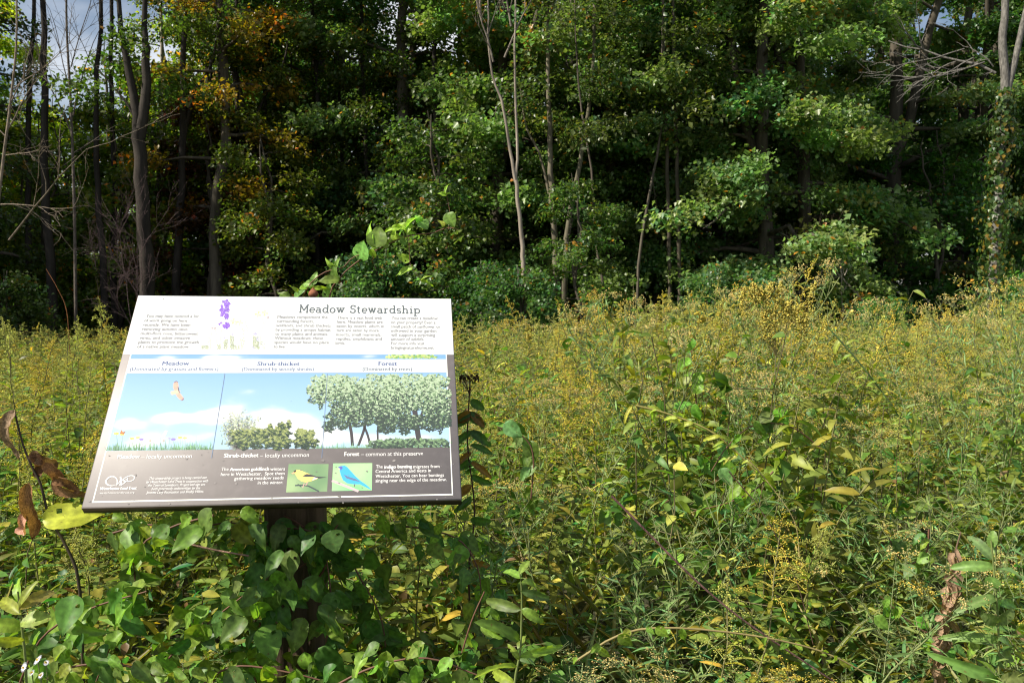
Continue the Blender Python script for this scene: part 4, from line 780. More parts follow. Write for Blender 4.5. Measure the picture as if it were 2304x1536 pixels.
for (x0, x1, y0, y1, n_) in [(800, 900, 1150, 1380, 110), (960, 1060, 1060, 1380, 150), (1520, 1680, 1060, 1380, 240), (250, 430, 1290, 1385, 80), (1220, 1330, 1100, 1380, 40), (650, 740, 1260, 1380, 45), (1040, 1200, 1290, 1385, 50), (1700, 1830, 1180, 1380, 35), (1250, 1450, 600, 1050, 26), (420, 480, 1000, 1350, 14)]:
    for _ in range(n_):
        x, y = rf.uniform(x0, x1), rf.uniform(y0, y1); a = rf.uniform(0, 6.28); l_ = rf.uniform(8, 20)
        g.poly(fz([(x - math.cos(a) * l_, y - math.sin(a) * l_), (x + math.sin(a) * l_ * .5, y - math.cos(a) * l_ * .5), (x + math.cos(a) * l_, y + math.sin(a) * l_), (x - math.sin(a) * l_ * .5, y + math.cos(a) * l_ * .5)][::-1]), np.array(random.choice([(.35, .42, .22), (.5, .52, .35), (.28, .32, .26)])), .001 + rf.uniform(0, .0008))
g.put('printed_wildflowers')
# bird pictures
def picture(name, quad, parts, bg1, bg2, seed):
    g = Pr(); n_ = 14; q = np.array(quad, float); r = np.random.default_rng(seed); V = []; C = []
    bl = [(r.uniform(0, 1), r.uniform(0, 1), r.uniform(.15, .4), r.uniform()) for _ in range(9)]
    for j in range(n_ + 1):
        for i_ in range(n_ + 1):
            a, b_ = i_ / n_, j / n_; p = (q[0] * (1 - a) + q[1] * a) * (1 - b_) + (q[3] * (1 - a) + q[2] * a) * b_; V.append(p)
            w = sum((1 if s_ > .5 else -1) * math.exp(-((a - x) ** 2 + (b_ - y) ** 2) / r_ ** 2) for x, y, r_, s_ in bl) * .35 + .5; w = min(1, max(0, w)); C.append(np.array(bg1) * w + np.array(bg2) * (1 - w))
    P = SA(V); i_ = np.arange(n_)[:, None] * (n_ + 1); j = np.arange(n_)[None]; g.add(np.column_stack([P, np.full(len(P), .0005)]), np.stack([i_ + j, i_ + n_ + 1 + j, i_ + n_ + 2 + j, i_ + j + 1], -1).reshape(-1, 4), C)
    for k, (t, pts, c, *w) in enumerate(parts):
        pp_ = [(600 + x / 5.009, 900 + y / 5.009) for x, y in pts]
        if t == 'p': g.poly(pp_, c, .0007 + k * .00015)
        else: g.line(pp_, w[0], c, .0007 + k * .00015)
    g.put(name)
picture('goldfinch_picture', [(649.5, 1043.5), (739.5, 1043.5), (736, 1105), (643.5, 1107)], [
    ('l', [(320, 960), (400, 955), (470, 965), (530, 995), (590, 1027)], (.05, .07, .07), .004), ('l', [(350, 945), (390, 975)], (.05, .07, .07), .003), ('l', [(405, 985), (425, 935)], (.5, .32, .28), .003), ('l', [(440, 960), (465, 915)], (.5, .32, .28), .003),
    ('p', [(310, 800), (330, 785), (370, 785), (430, 810), (480, 830), (560, 860), (590, 870), (560, 890), (500, 912), (440, 925), (390, 912), (350, 880), (325, 840), (312, 820)], (.88, .68, .18)),
    ('p', [(540, 860), (590, 868), (560, 885), (510, 905)], (.8, .78, .65)), ('p', [(400, 855), (450, 830), (490, 835), (560, 858), (680, 868), (590, 880), (520, 862), (440, 862)], (.04, .04, .05)), ('p', [(300, 805), (315, 790), (335, 785), (330, 808), (310, 815)], (.04, .035, .03)), ('p', [(278, 822), (310, 808), (318, 826), (295, 832)], (.85, .42, .22))],
    (.13, .25, .12), (.32, .45, .22), 3)
picture('bunting_picture', [(749.5, 1042), (837.5, 1041.5), (836.5, 1102.5), (746.5, 1104)], [
    ('l', [(735, 905), (850, 950), (950, 990), (1035, 1025)], (.55, .45, .45), .007), ('l', [(990, 975), (990, 930)], (.15, .12, .12), .0025),
    ('p', [(820, 765), (845, 740), (880, 735), (910, 755), (950, 800), (1000, 855), (1060, 910), (1120, 950), (1175, 1000), (1165, 1003), (1100, 970), (1050, 945), (980, 945), (910, 935), (860, 900), (835, 840), (825, 800)], (.05, .4, .75)),
    ('p', [(865, 835), (920, 860), (1000, 885), (1060, 920), (980, 905), (900, 880)], (.12, .17, .3)), ('p', [(805, 750), (840, 740), (860, 760), (835, 790), (820, 775)], (.1, .12, .45)), ('p', [(798, 768), (825, 765), (830, 785), (812, 782)], (.55, .5, .42))],
    (.16, .5, .22), (.4, .72, .32), 5)
# post, bracket
M_POST = bark_mat('weathered_post', 16, .06)
g = G(); n_ = 10; hw = .078; zs = np.linspace(-.3, 1.0, 14); rp = np.random.default_rng(3); V = []
ang = math.atan2(ux[1], ux[0]); prof = [(-1, -.82), (-.82, -1), (-.3, -1.0), (-.26, -.96), (-.22, -1.0), (.4, -1), (.43, -.95), (.47, -1), (.82, -1), (1, -.82), (1, .82), (.82, 1), (-.82, 1), (-1, .82)]
for z_ in zs:
    for (a, b_) in prof: V.append((a * hw + rp.normal(0, .0006), b_ * hw + rp.normal(0, .0006), z_))
k = len(prof); i_ = np.arange(len(zs) - 1)[:, None] * k; j = np.arange(k)[None]; j2 = (j + 1) % k
V = np.array(V); V = np.column_stack([V[:, 0] * math.cos(ang) - V[:, 1] * math.sin(ang) - .605, V[:, 0] * math.sin(ang) + V[:, 1] * math.cos(ang) + 2.33, V[:, 2]])
g.add(V, [np.stack([i_ + j, i_ + j2, i_ + k + j2, i_ + k + j], -1).reshape(-1, 4), np.array([np.arange(k) + k * (len(zs) - 1)])], (.13, .09, .06))  # post brown is darkened to carry the shade under the panel
g.build('post', M_POST, SIGN)
M_METAL = print_mat('bracket_metal', (.03, .025, .022), .5)
g = G()
for (x0, x1, y0, y1) in [(.25, .29, .06, .6), (.62, .66, .06, .6), (.29, .62, .1, .14), (.29, .62, .5, .54)]:
    c = np.array([(x, y, z_) for z_ in (-PT - .001, -PT - .03) for (x, y) in ((x0, y0), (x1, y0), (x1, y1), (x0, y1))]); g.add(c, np.array([[0, 1, 2, 3], [7, 6, 5, 4], [0, 4, 5, 1], [1, 5, 6, 2], [2, 6, 7, 3], [3, 7, 4, 0]]), (.03, .03, .03))
on_panel(g.build('mounting_frame', M_METAL))

# ------------------------------------------------------------------ plants that stand out, one by one
LEAFM = [(lambda t: (lambda g_: (g_.add(t[0], t[1], np.array([[.1, .185, .04]]) * t[2][:, None]), g_.mesh('leaf', M_BROAD, True))[1])(G()))(t) for t in HERO + SERR]
DRYM = []
for k in range(4):
    rd = np.random.default_rng(40 + k); t, F, S_ = leaf_grid(.26, 14, 3, .2, 0, 1.2, .5, .02, .25, (), 30 + k); V = t.copy(); g = G()
    th = V[:, 0] * (5 + k) ; V[:, 2] = .12 * (1 - np.cos(th)) + .12 * np.sin(V[:, 1] * (5 + k)) * V[:, 1]; V[:, 0] = .14 * np.sin(th) + .08 * np.sin(V[:, 1] * 5 + k); V += rd.normal(0, .008, V.shape)
    g.add(V, F, np.array([[.24, .145, .08]]) * S_[:, None]); DRYM.append(g.mesh('leaf', M_DRY, True))
def put_leaf(parent, org, base, tip, w, tint, mesh, nrm=None, name='leaf', label=None, w0=.66):
    """hang one leaf from base to tip under its plant"""
    d = tip - base; L_ = np.linalg.norm(d); y = d / L_
    nrm = norm(np.array([-.25, -1., .55]) + rng.normal(0, .38, 3)) if nrm is None else nrm
    x = norm(np.cross(y, nrm)); z = np.cross(x, y); o = obj(name, mesh, parent); s = w / w0
    o.matrix_local = Matrix(((x[0] * s, y[0] * L_, z[0] * L_, base[0] - org[0]), (x[1] * s, y[1] * L_, z[1] * L_, base[1] - org[1]), (x[2] * s, y[2] * L_, z[2] * L_, base[2] - org[2]), (0, 0, 0, 1)))
    o.color = (*tint, 1)
    if label: o['label'] = label
    return o
GRT = (1, 1, 1); BRT = (1.8, 1.6, 1.1); PAL = (1.6, 1.5, 2.2); DRK = (.7, .85, .9); YLW = (3.1, 2.0, 1.3); YGR = (2.1, 1.5, .9)  # BRT also carries backlight, DRK the shade under the panel, as leaf colour
def hero(name, label, cat, stems, leaves, stemcol=(.16, .07, .045), mesh0=None, group=None, kinds=(0, 1, 2, 3), w0=.66):
    """stems: (pixel points, depth, radius); leaves: base px, tip px, width px, tint, depth"""
    p0 = px_path(stems[0][0][:1], stems[0][1])[0]; e = thing(name, label, cat, tuple(p0), group)
    for pts, Y, r in stems:
        g_ = G(); P = curve(px_path(pts, Y), 16) - p0; g_.tube(P, np.linspace(r, r * .6, len(P)), stemcol, 6); g_.build('stem', M_STEM, e, True)
    for l in leaves:
        bx, by, tx, ty, w, tint, Y = l[:7]; b = at(bx, by, Y); t = at(tx, ty, Y + rng.uniform(-.05, .05) * min(1.3, math.hypot(tx - bx, ty - by) / 60))
        m = LEAFM[l[7]] if len(l) > 7 else LEAFM[kinds[int(rng.integers(len(kinds)))]]
        j_ = np.array(tint) * np.exp(rng.normal(0, .1, 3)); put_leaf(e, p0, b, t, w * Y / FPX, j_, m, w0=w0)
    return e, p0
Yv = 2.7
e, p0 = hero('bittersweet_vine', 'red-stemmed vine arching up and right over the top edge of the sign', 'vine',
    [([(668, 690), (700, 636), (732, 612), (756, 606), (774, 600), (788, 584), (806, 574), (826, 573), (838, 566)], Yv, .0022), ([(736, 690), (748, 645), (762, 630), (776, 612), (800, 592), (820, 578), (856, 558), (880, 546), (900, 538), (929, 528), (960, 526), (980, 522), (1000, 514), (1020, 513), (1032, 517)], Yv + .01, .0024),
     ([(1010, 516), (1012, 478), (1008, 455), (1003, 430)], Yv, .0012), ([(920, 532), (922, 588), (928, 604), (940, 620), (948, 632)], Yv - .01, .0011)],
    [(811, 582, 817, 540, 44, PAL, Yv, 2), (846, 556, 852, 502, 46, GRT, Yv - .02, 0), (846, 556, 814, 504, 22, BRT, Yv, 3), (836, 560, 844, 583, 20, BRT, Yv - .02, 0), (902, 513, 861, 512, 18, BRT, Yv, 3), (918, 515, 894, 498, 22, BRT, Yv, 1), (917, 509, 939, 474, 22, PAL, Yv, 1),
     (946, 498, 964, 514, 30, PAL, Yv, 0), (946, 500, 938, 484, 22, BRT, Yv, 3), (996, 510, 988, 486, 17, BRT, Yv, 1), (1006, 480, 1022, 510, 30, GRT, Yv, 0), (1004, 440, 985, 431, 12, BRT, Yv, 1), (1003, 436, 1002, 408, 9, BRT, Yv, 3), (1004, 438, 1019, 430, 9, BRT, Yv, 3),
     (922, 586, 890, 572, 18, BRT, Yv, 2), (928, 603, 885, 617, 17, BRT, Yv, 0), (948, 631, 960, 614, 9, BRT, Yv, 3), (948, 632, 981, 641, 9, BRT, Yv, 1), (946, 628, 925, 627, 7, BRT, Yv, 3), (898, 536, 865, 533, 18, BRT, Yv, 1), (900, 538, 919, 552, 16, GRT, Yv, 0), (874, 551, 858, 543, 20, GRT, Yv, 2),
     (918, 525, 950, 526, 10, BRT, Yv, 1), (890, 540, 880, 512, 20, BRT, Yv, 1), (910, 520, 928, 505, 20, BRT, Yv, 0), (900, 530, 908, 500, 14, PAL, Yv, 3), (757, 604, 727, 587, 16, BRT, Yv, 3), (755, 602, 762, 577, 12, PAL, Yv, 0), (760, 630, 742, 594, 26, GRT, Yv, 1), (762, 631, 712, 628, 26, GRT, Yv - .01, 0),
     (704, 643, 673, 632, 20, PAL, Yv, 1), (704, 640, 712, 607, 18, PAL, Yv, 0), (674, 660, 650, 640, 13, BRT, Yv, 2), (652, 672, 622, 652, 20, GRT, Yv, 1), (662, 674, 682, 648, 24, GRT, Yv, 0), (735, 672, 742, 634, 22, PAL, Yv + .02, 2), (700, 650, 740, 644, 14, BRT, Yv, 3), (715, 672, 690, 655, 20, PAL, Yv + .03, 2), (675, 650, 710, 642, 20, BRT, Yv, 0), (640, 676, 628, 662, 14, GRT, Yv, 3)])
for ch in e.children:
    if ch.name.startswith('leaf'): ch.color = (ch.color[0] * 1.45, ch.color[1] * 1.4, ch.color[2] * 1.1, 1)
g = G(); Q = at(705, 657, Yv - .03); prof = [(0, .016), (.004, .011), (.009, .006), (.0145, 0), (.016, -.006), (.014, -.012), (.008, -.016), (0, -.017)]; ns = 14
g.add([(r_ * math.cos(k * 6.283 / ns) * (1 + .05 * math.sin(k * 5)), r_ * math.sin(k * 6.283 / ns), z_ + .001 * math.sin(k * 3)) for r_, z_ in prof for k in range(ns)], np.array([[a * ns + b, a * ns + (b + 1) % ns, (a + 1) * ns + (b + 1) % ns, (a + 1) * ns + b] for a in range(len(prof) - 1) for b in range(ns)])[:, ::-1], (.26, .11, .06))
o = g.build('egg_case', M_DRY, None, True); o.location = Q; tag(o, 'round brown papery egg case with a pointed tip hanging at the sign\'s top edge', 'egg case')
# creeper on the post
z7 = lambda x, y: (300 + x / 2.88, 1100 + y / 2.88)
L7 = [(1020, 270, 975, 420, 80, DRK), (1090, 270, 1080, 440, 100, DRK), (1020, 400, 1010, 600, 140, GRT), (960, 400, 840, 580, 90, GRT), (850, 230, 770, 410, 120, DRK), (930, 660, 890, 820, 95, GRT), (1030, 650, 1035, 800, 85, GRT), (1120, 620, 1100, 770, 90, GRT), (1110, 590, 1290, 740, 150, GRT),
      (860, 600, 690, 860, 100, YGR), (680, 700, 560, 900, 120, BRT), (670, 640, 560, 740, 70, YGR), (720, 770, 760, 960, 110, GRT), (850, 890, 920, 1120, 170, BRT), (1100, 840, 1010, 1080, 150, BRT), (900, 1080, 820, 1256, 120, BRT), (1030, 1060, 1000, 1260, 140, BRT), (1110, 1060, 1170, 1256, 140, BRT), (790, 1100, 650, 1256, 120, YGR),
      (740, 1080, 520, 1170, 100, BRT), (1200, 1040, 1370, 1210, 180, DRK), (1210, 760, 1380, 960, 100, GRT), (1280, 270, 1320, 420, 140, DRK), (1310, 400, 1500, 610, 160, DRK), (1230, 880, 1200, 1010, 90, GRT), (1180, 280, 1160, 420, 90, DRK), (1330, 1180, 1560, 1256, 130, DRK), (700, 560, 640, 700, 110, GRT), (960, 230, 900, 400, 110, DRK), (1210, 430, 1180, 560, 100, DRK), (950, 860, 990, 980, 70, BRT)]
hero('bittersweet_vine', 'vine with hanging heart-shaped leaves climbing the wooden post under the sign', 'vine',
    [([(700, 1700), (690, 1480), (640, 1390), (700, 1320), (740, 1250), (690, 1190), (640, 1160)], 2.2, .004), ([(600, 1700), (575, 1500), (590, 1330), (700, 1260), (760, 1180)], 2.21, .003), ([(560, 1640), (580, 1480), (585, 1400)], 2.17, .005)],
    [(*z7(a, b), *z7(c, d), w / 2.88, t, 2.12 + rng.uniform(-.06, .04)) for a, b, c, d, w, t in L7])
def rvine(label, pts, Y0, n_, Lpx, tint, name='bittersweet_vine', cat='vine', r=.003, stemcol=(.14, .07, .045), spread=30, kinds=(0, 1, 2, 3), wr=.62, hang=.8, group=None, w0=.66, jy=.1):
    if pts[0][0] < 1120 and name == 'bittersweet_vine': n_, Lpx = int(n_ * 1.4), Lpx * .97
    P = curve(np.array([(a, b, 0) for a, b in pts]), 30)[:, :2]; lv = []
    for k in range(n_):
        t = (k + rng.uniform(0, 1)) / n_ * (len(P) - 1); b = np.array([np.interp(t, range(len(P)), P[:, c]) for c in (0, 1)]) + rng.normal(0, spread * .3, 2)
        a = rng.uniform(0, 6.28); l_ = Lpx * rng.uniform(.6, 1.25); d = np.array([math.cos(a) * 1., math.sin(a) * (1 - hang) + hang]); d /= np.linalg.norm(d) + .01
        q = b + d * l_; tt = tint[int(rng.integers(len(tint)))]; lv.append((b[0], b[1], q[0], q[1], l_ * wr * rng.uniform(.8, 1.15), tt, Y0 + rng.uniform(-jy, jy)))
    return hero(name, label, cat, [(pts, Y0, r)], lv, stemcol, kinds=kinds, group=group, w0=w0)
rvine('large dark oval leaves on a twisted brown vine below the lower left of the sign', [(480, 1160), (400, 1180), (330, 1215), (300, 1265), (305, 1325), (265, 1385), (250, 1450), (215, 1536), (205, 1600)], 2.0, 34, 72, [GRT, DRK, BRT, BRT])
rvine('leafy green vine just under the left half of the sign panel', [(250, 1200), (330, 1180), (420, 1190), (520, 1175), (570, 1200)], 2.12, 34, 60, [BRT, GRT, GRT, YGR], spread=60)
rvine('vine with mixed bright leaves between the bottom left corner and the post', [(320, 1600), (380, 1480), (470, 1400), (560, 1330)], 2.05, 34, 66, [GRT, DRK, BRT], spread=90)
rvine('dark vine sprawling over the lower left corner', [(20, 1600), (90, 1440), (200, 1370), (330, 1330)], 1.85, 26, 84, [DRK, GRT, BRT], spread=70)
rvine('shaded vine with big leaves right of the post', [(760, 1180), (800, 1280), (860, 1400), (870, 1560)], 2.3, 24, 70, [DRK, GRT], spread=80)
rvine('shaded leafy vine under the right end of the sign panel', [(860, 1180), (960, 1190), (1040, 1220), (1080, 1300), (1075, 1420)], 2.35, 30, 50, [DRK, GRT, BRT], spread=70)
rvine('bright leaves of a low vine in front of the post foot', [(430, 1560), (520, 1500), (640, 1510), (760, 1540)], 1.95, 18, 70, [BRT, GRT], spread=50)
rvine('short vine shoot with large smooth leaves right of the sign, beside the dark seed head', [(1195, 1120), (1200, 1030), (1180, 985), (1120, 960)], 2.9, 12, 44, [GRT, PAL, GRT], spread=26)
rvine('hop-like shoot with bright green leaves rising from the golden meadow', [(1568, 930), (1562, 860), (1550, 820), (1560, 775)], 3.6, 9, 42, [BRT, (1.6, 1.9, 1.2)], spread=34, hang=.4)
rvine('trailing vine with large pale green leaves in the middle of the right half', [(1850, 1010), (1780, 960), (1700, 955), (1640, 1000), (1600, 1060)], 3.1, 20, 46, [BRT, GRT, PAL], spread=50)
rvine('small glossy-leaved vine left of the dry brown stalk', [(2090, 1190), (2085, 1240), (2050, 1268), (2020, 1250), (2000, 1210)], 2.6, 14, 40, [GRT, BRT], spread=30)
rvine('broad-leaved growth at the lower right beside the dry brown stalk', [(2300, 1480), (2200, 1440), (2080, 1420), (1980, 1340)], 2.3, 26, 42, [(1.4, 1.7, 1.2), GRT, BRT], spread=70)
rvine('leaning stem with narrow yellow leaves crossing the middle of the meadow', [(1430, 912), (1500, 930), (1590, 965), (1650, 1010), (1700, 1060)], 2.75, 26, 38, [YLW, YLW, YGR], name='yellowing_branch', cat='branch', r=.0042, kinds=(4, 5), wr=.3, w0=.3, stemcol=(.3, .26, .08), spread=18, hang=.5)
rvine('slender leaning shoot with a row of small yellow-green leaves', [(1862, 735), (1920, 800), (1980, 875), (2040, 960), (2080, 1010)], 3.6, 14, 34, [YLW, YGR, YGR], name='slender_shoot', cat='shoot', r=.004, kinds=(4, 5), wr=.36, w0=.3, stemcol=(.1, .16, .05), spread=10, hang=.3)
rvine('arching briar cane with small pale leaves near the bottom edge', [(1290, 1490), (1400, 1425), (1520, 1412), (1700, 1430), (1850, 1465), (1960, 1520)], 1.9, 20, 34, [YGR, BRT], name='briar_cane', cat='cane', stemcol=(.25, .2, .08), spread=8, hang=.7)
rvine('oval pale leaves on a vine lying over the right-hand meadow slope', [(1740, 1060), (1700, 1100), (1640, 1130), (1560, 1150)], 2.8, 16, 44, [YGR, BRT], spread=50)
rvine('broad-leaved shoot in the shade at the bottom, right of the post', [(1000, 1600), (1030, 1500), (1060, 1400), (1090, 1330)], 2.1, 20, 52, [DRK, GRT, BRT], kinds=(4, 5), wr=.34, w0=.3, spread=60, name='leafy_shoot_clump', cat='weed')
rvine('vine wrapped round the left side of the post, with bright hanging leaves', [(600, 1600), (585, 1500), (600, 1400), (620, 1300), (600, 1220)], 2.16, 30, 66, [GRT, BRT, GRT, DRK], spread=55, jy=.06)
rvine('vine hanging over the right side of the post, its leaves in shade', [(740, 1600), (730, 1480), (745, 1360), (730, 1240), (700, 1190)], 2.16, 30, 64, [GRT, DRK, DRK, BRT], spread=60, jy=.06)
rvine('dark leaves crowding the top of the post right under the panel', [(560, 1230), (620, 1195), (680, 1190), (760, 1220)], 2.14, 22, 56, [GRT, DRK], spread=40, jy=.05)
rvine('leafy vine along the bottom edge right of the post', [(720, 1560), (840, 1500), (960, 1480), (1080, 1520)], 1.9, 28, 62, [GRT, DRK, BRT], spread=80)
rvine('leafy vine across the bottom left, behind the white asters', [(60, 1560), (160, 1500), (300, 1500), (420, 1560)], 1.8, 30, 60, [BRT, GRT, YGR], spread=80)
# serrated goldenrod shoots
def shoot(label, pts, Y, leaves, tint, stemcol=(.16, .2, .06), r=.003, name='goldenrod_shoot'):
    return hero(name, label, 'goldenrod', [(pts, Y, r)], [(a, b, c, d, w, tint if len(t) == 0 else t[0], Y + rng.uniform(-.02, .02)) for a, b, c, d, w, *t in leaves], stemcol, kinds=(4, 5), w0=.3)
shoot('pale green goldenrod shoot with long toothed leaves in the lower right corner', [(2252, 1650), (2248, 1536), (2246, 1400), (2236, 1280), (2230, 1215)], 1.95,
    [(2230, 1255, 2190, 1195, 30), (2236, 1275, 2140, 1268, 26), (2236, 1280, 2304, 1268, 28), (2240, 1300, 2226, 1322, 34), (2240, 1345, 2160, 1350, 30), (2244, 1350, 2256, 1375, 34), (2244, 1360, 2330, 1350, 26), (2246, 1400, 2215, 1390, 30), (2246, 1400, 2290, 1375, 28), (2248, 1440, 2130, 1418, 28), (2248, 1440, 2304, 1440, 26),
     (2250, 1480, 2310, 1470, 30), (2250, 1480, 2215, 1490, 26), (2250, 1525, 2140, 1500, 34), (2252, 1530, 2320, 1520, 30), (2230, 1230, 2236, 1195, 22)], (1.45, 1.35, 1.7))
shoot('young lime-green goldenrod shoot catching the sun at the bottom edge, right of the sign', [(1155, 1650), (1158, 1536), (1168, 1480), (1172, 1440), (1174, 1340), (1170, 1290)], 1.75,
    [(1172, 1475, 1286, 1452, 22, YGR), (1170, 1462, 1172, 1411, 22, YGR), (1168, 1482, 1150, 1452, 16, YGR), (1176, 1370, 1222, 1400, 26, YGR), (1170, 1370, 1075, 1348, 26, GRT), (1166, 1440, 1095, 1385, 30, GRT), (1160, 1500, 1078, 1492, 16, YGR), (1158, 1536, 1068, 1496, 28, BRT), (1176, 1310, 1240, 1305, 26, BRT), (1172, 1300, 1130, 1270, 22, BRT), (1174, 1330, 1250, 1350, 20, GRT), (1170, 1290, 1190, 1250, 18, BRT)], YGR)
shoot('yellowing goldenrod shoot at the bottom left, beside the white asters', [(60, 1650), (58, 1500), (48, 1400), (40, 1330)], 1.6,
    [(45, 1370, 130, 1310, 30, YGR), (44, 1365, 70, 1300, 22, YGR), (46, 1380, -20, 1330, 28, YGR), (48, 1400, 104, 1380, 40, (2.4, 2.0, 1.6)), (50, 1410, -30, 1400, 34, YGR), (52, 1440, -20, 1450, 26, YGR), (44, 1350, 20, 1290, 24, YGR), (50, 1420, 55, 1470, 24, GRT)], YGR)
# milkweed gone brown
mw = thing('dead_milkweed', 'dead milkweed stalk with curled brown leaves and one yellow leaf, left of the sign', 'milkweed', tuple(at(185, 1500, 2.14) * [1, 1, 0])); mo = np.array(mw.location)
for pts, r in [([(190, 1640), (180, 1330), (150, 1230), (112, 1165), (92, 1090), (72, 1050), (52, 1000), (34, 930)], .0045), ([(20, 978), (60, 975), (85, 965), (100, 945)], .001)]:
    g = G(); g.tube(curve(px_path(pts, 2.14), 24) - mo, np.linspace(r, r * .5, len(curve(px_path(pts, 2.14), 24))), (.06, .045, .03), 7); g.build('stem', M_STEM, mw, True)
for k, (a, b, c, d, w, t) in enumerate([(30, 925, 20, 1032, 44, (1.1, 1.25, 1.5)), (78, 1012, 122, 1062, 34, (1, 1, 1)), (112, 1040, 130, 1100, 34, (1.2, 1., .9)), (120, 1080, 184, 1100, 24, (.9, .8, .7)), (118, 1085, 192, 1124, 26, (1.2, 1.1, 1)), (70, 1090, 68, 1215, 36, (1.15, 1., .85)), (60, 1165, 40, 1200, 34, (2.2, 1.9, 2.4)), (80, 1020, 95, 1070, 30, (.6, .5, .5))]):
    put_leaf(mw, mo, at(a, b, 2.13), at(c, d, 2.15), w * 2.13 / FPX, t, DRYM[k % 4], norm(np.array([-.3 + .3 * (k % 3), -1, .2])), 'withered_leaf', w0=.34)
yl = put_leaf(mw, mo, at(100, 1168, 2.1), at(236, 1152, 2.14), 66 * 2.1 / FPX, (5.2, 3.0, 1.5), LEAFM[2], norm(np.array([-.2, -1, .9])), 'leaf', 'bright yellow leaf with a bitten edge at the sign\'s lower left corner')
# dark seed head beside the sign
sh = thing('seed_head_stalk', 'tall dark stalk with a blackish flat seed head beside the right edge of the sign', 'seed stalk', tuple(at(1062, 1500, 2.6) * [1, 1, 0])); so_ = np.array(sh.location)
g = G(); P = curve(px_path([(1090, 1700), (1072, 1500), (1054, 1300), (1068, 1150), (1052, 1000), (1057, 870)], 2.6), 24) - so_; g.tube(P, np.linspace(.004, .002, len(P)), (.06, .025, .02), 6)
for k in range(12): a = at(1056 + rng.uniform(-3, 3), 880 + rng.uniform(0, 14), 2.6); b = at(1056 + rng.uniform(-22, 22), 848 + rng.uniform(0, 10), 2.6 + rng.uniform(-.02, .02)); g.tube([a - so_, b - so_], [.001, .0008], (.05, .03, .02), 3)
g.build('stem', M_STEM, sh, True)
g = G(); n = 260; g.inst(BUD, np.array([at(1056 + rng.uniform(-22, 22), 850 + rng.normal(0, 4.5), 2.6 + rng.uniform(-.025, .025)) for _ in range(n)]) - so_, frames(rng.normal(0, 1, (n, 3)), rng.normal(0, 1, (n, 3))), rng.uniform(.003, .006, n), vary((.06, .035, .022), n, .3)); g.build('seed_head', M_DRY, sh, stuff=True)
for k in range(34):
    y = rng.uniform(900, 1500); s_ = rng.choice([-1, 1]); put_leaf(sh, so_, at(1060, y, 2.6), at(1060 + s_ * rng.uniform(25, 55), y + rng.uniform(10, 35), 2.58), rng.uniform(14, 24) * 2.6 / FPX, (.6, .75, .7) if k % 4 else (2.0, .6, .5), LEAFM[4 + k % 2], w0=.3)
# dry crumpled stalk on the right
ds = thing('withered_stalk', 'withered tan stalk wrapped in crumpled dead leaves at the lower right', 'dead stalk', tuple(at(2120, 1500, 2.15) * [1, 1, 0])); do = np.array(ds.location)
g = G(); P = curve(px_path([(2100, 1700), (2108, 1500), (2122, 1400), (2140, 1300), (2150, 1240), (2162, 1196)], 2.15), 20) - do; g.tube(P, np.linspace(.005, .0018, len(P)), (.12, .08, .05), 6); g.build('stem', M_STEM, ds, True)
for k in range(26):
    y = 1235 + k * 10.5; xs = np.interp(y, [1196, 1240, 1300, 1400, 1500], [2162, 2150, 2140, 2122, 2108]); s_ = rng.choice([-1, 1]); L_ = rng.uniform(28, 62) * (1 if y < 1400 else .8)
    put_leaf(ds, do, at(xs, y, 2.14), at(xs + s_ * rng.uniform(4, 26), y + L_, 2.12 + rng.uniform(-.03, .03)), rng.uniform(16, 28) * 2.15 / FPX, rng.uniform(.7, 1.4) * np.array([1.1, 1.2, 1.4]), DRYM[k % 4], norm(np.array([-.4, -1, .2]) + rng.normal(0, .5, 3)), 'withered_leaf', w0=.34)
# bare canes
for lab, pts, Y, r, c in [('long bare purple-brown cane slanting down to the right across the lower meadow', [(1376, 1115), (1450, 1190), (1560, 1300), (1660, 1385), (1780, 1468), (1920, 1560), (2050, 1640)], 2.0, .003, (.17, .09, .08)),
                          ('thin dark cane leaning behind the long purple-brown one', [(1640, 1060), (1720, 1160), (1790, 1300), (1830, 1450)], 2.5, .002, (.12, .07, .05)),
                          ('fine red-brown stem standing alone at the left edge against the dark wood', [(158, 800), (150, 700), (130, 650), (104, 605)], 4.5, .0022, (.25, .1, .04)),
                          ('crossed bare twig in the shade under the left half of the sign', [(350, 1205), (420, 1222), (480, 1236), (560, 1250)], 2.0, .003, (.2, .12, .09)),
                          ('pale straw stem leaning over the lower middle of the meadow', [(1680, 1030), (1740, 1100), (1790, 1180), (1800, 1290)], 2.7, .002, (.4, .32, .14))]:
    o_ = px_path(pts[:1], Y)[0]; g = G(); P = curve(px_path(pts, Y), 24); g.tube(P - o_, np.linspace(r, r * .7, len(P)), c, 6); o = g.build('bare_cane', M_TWIG, None, True); o.location = o_; tag(o, lab, 'cane')
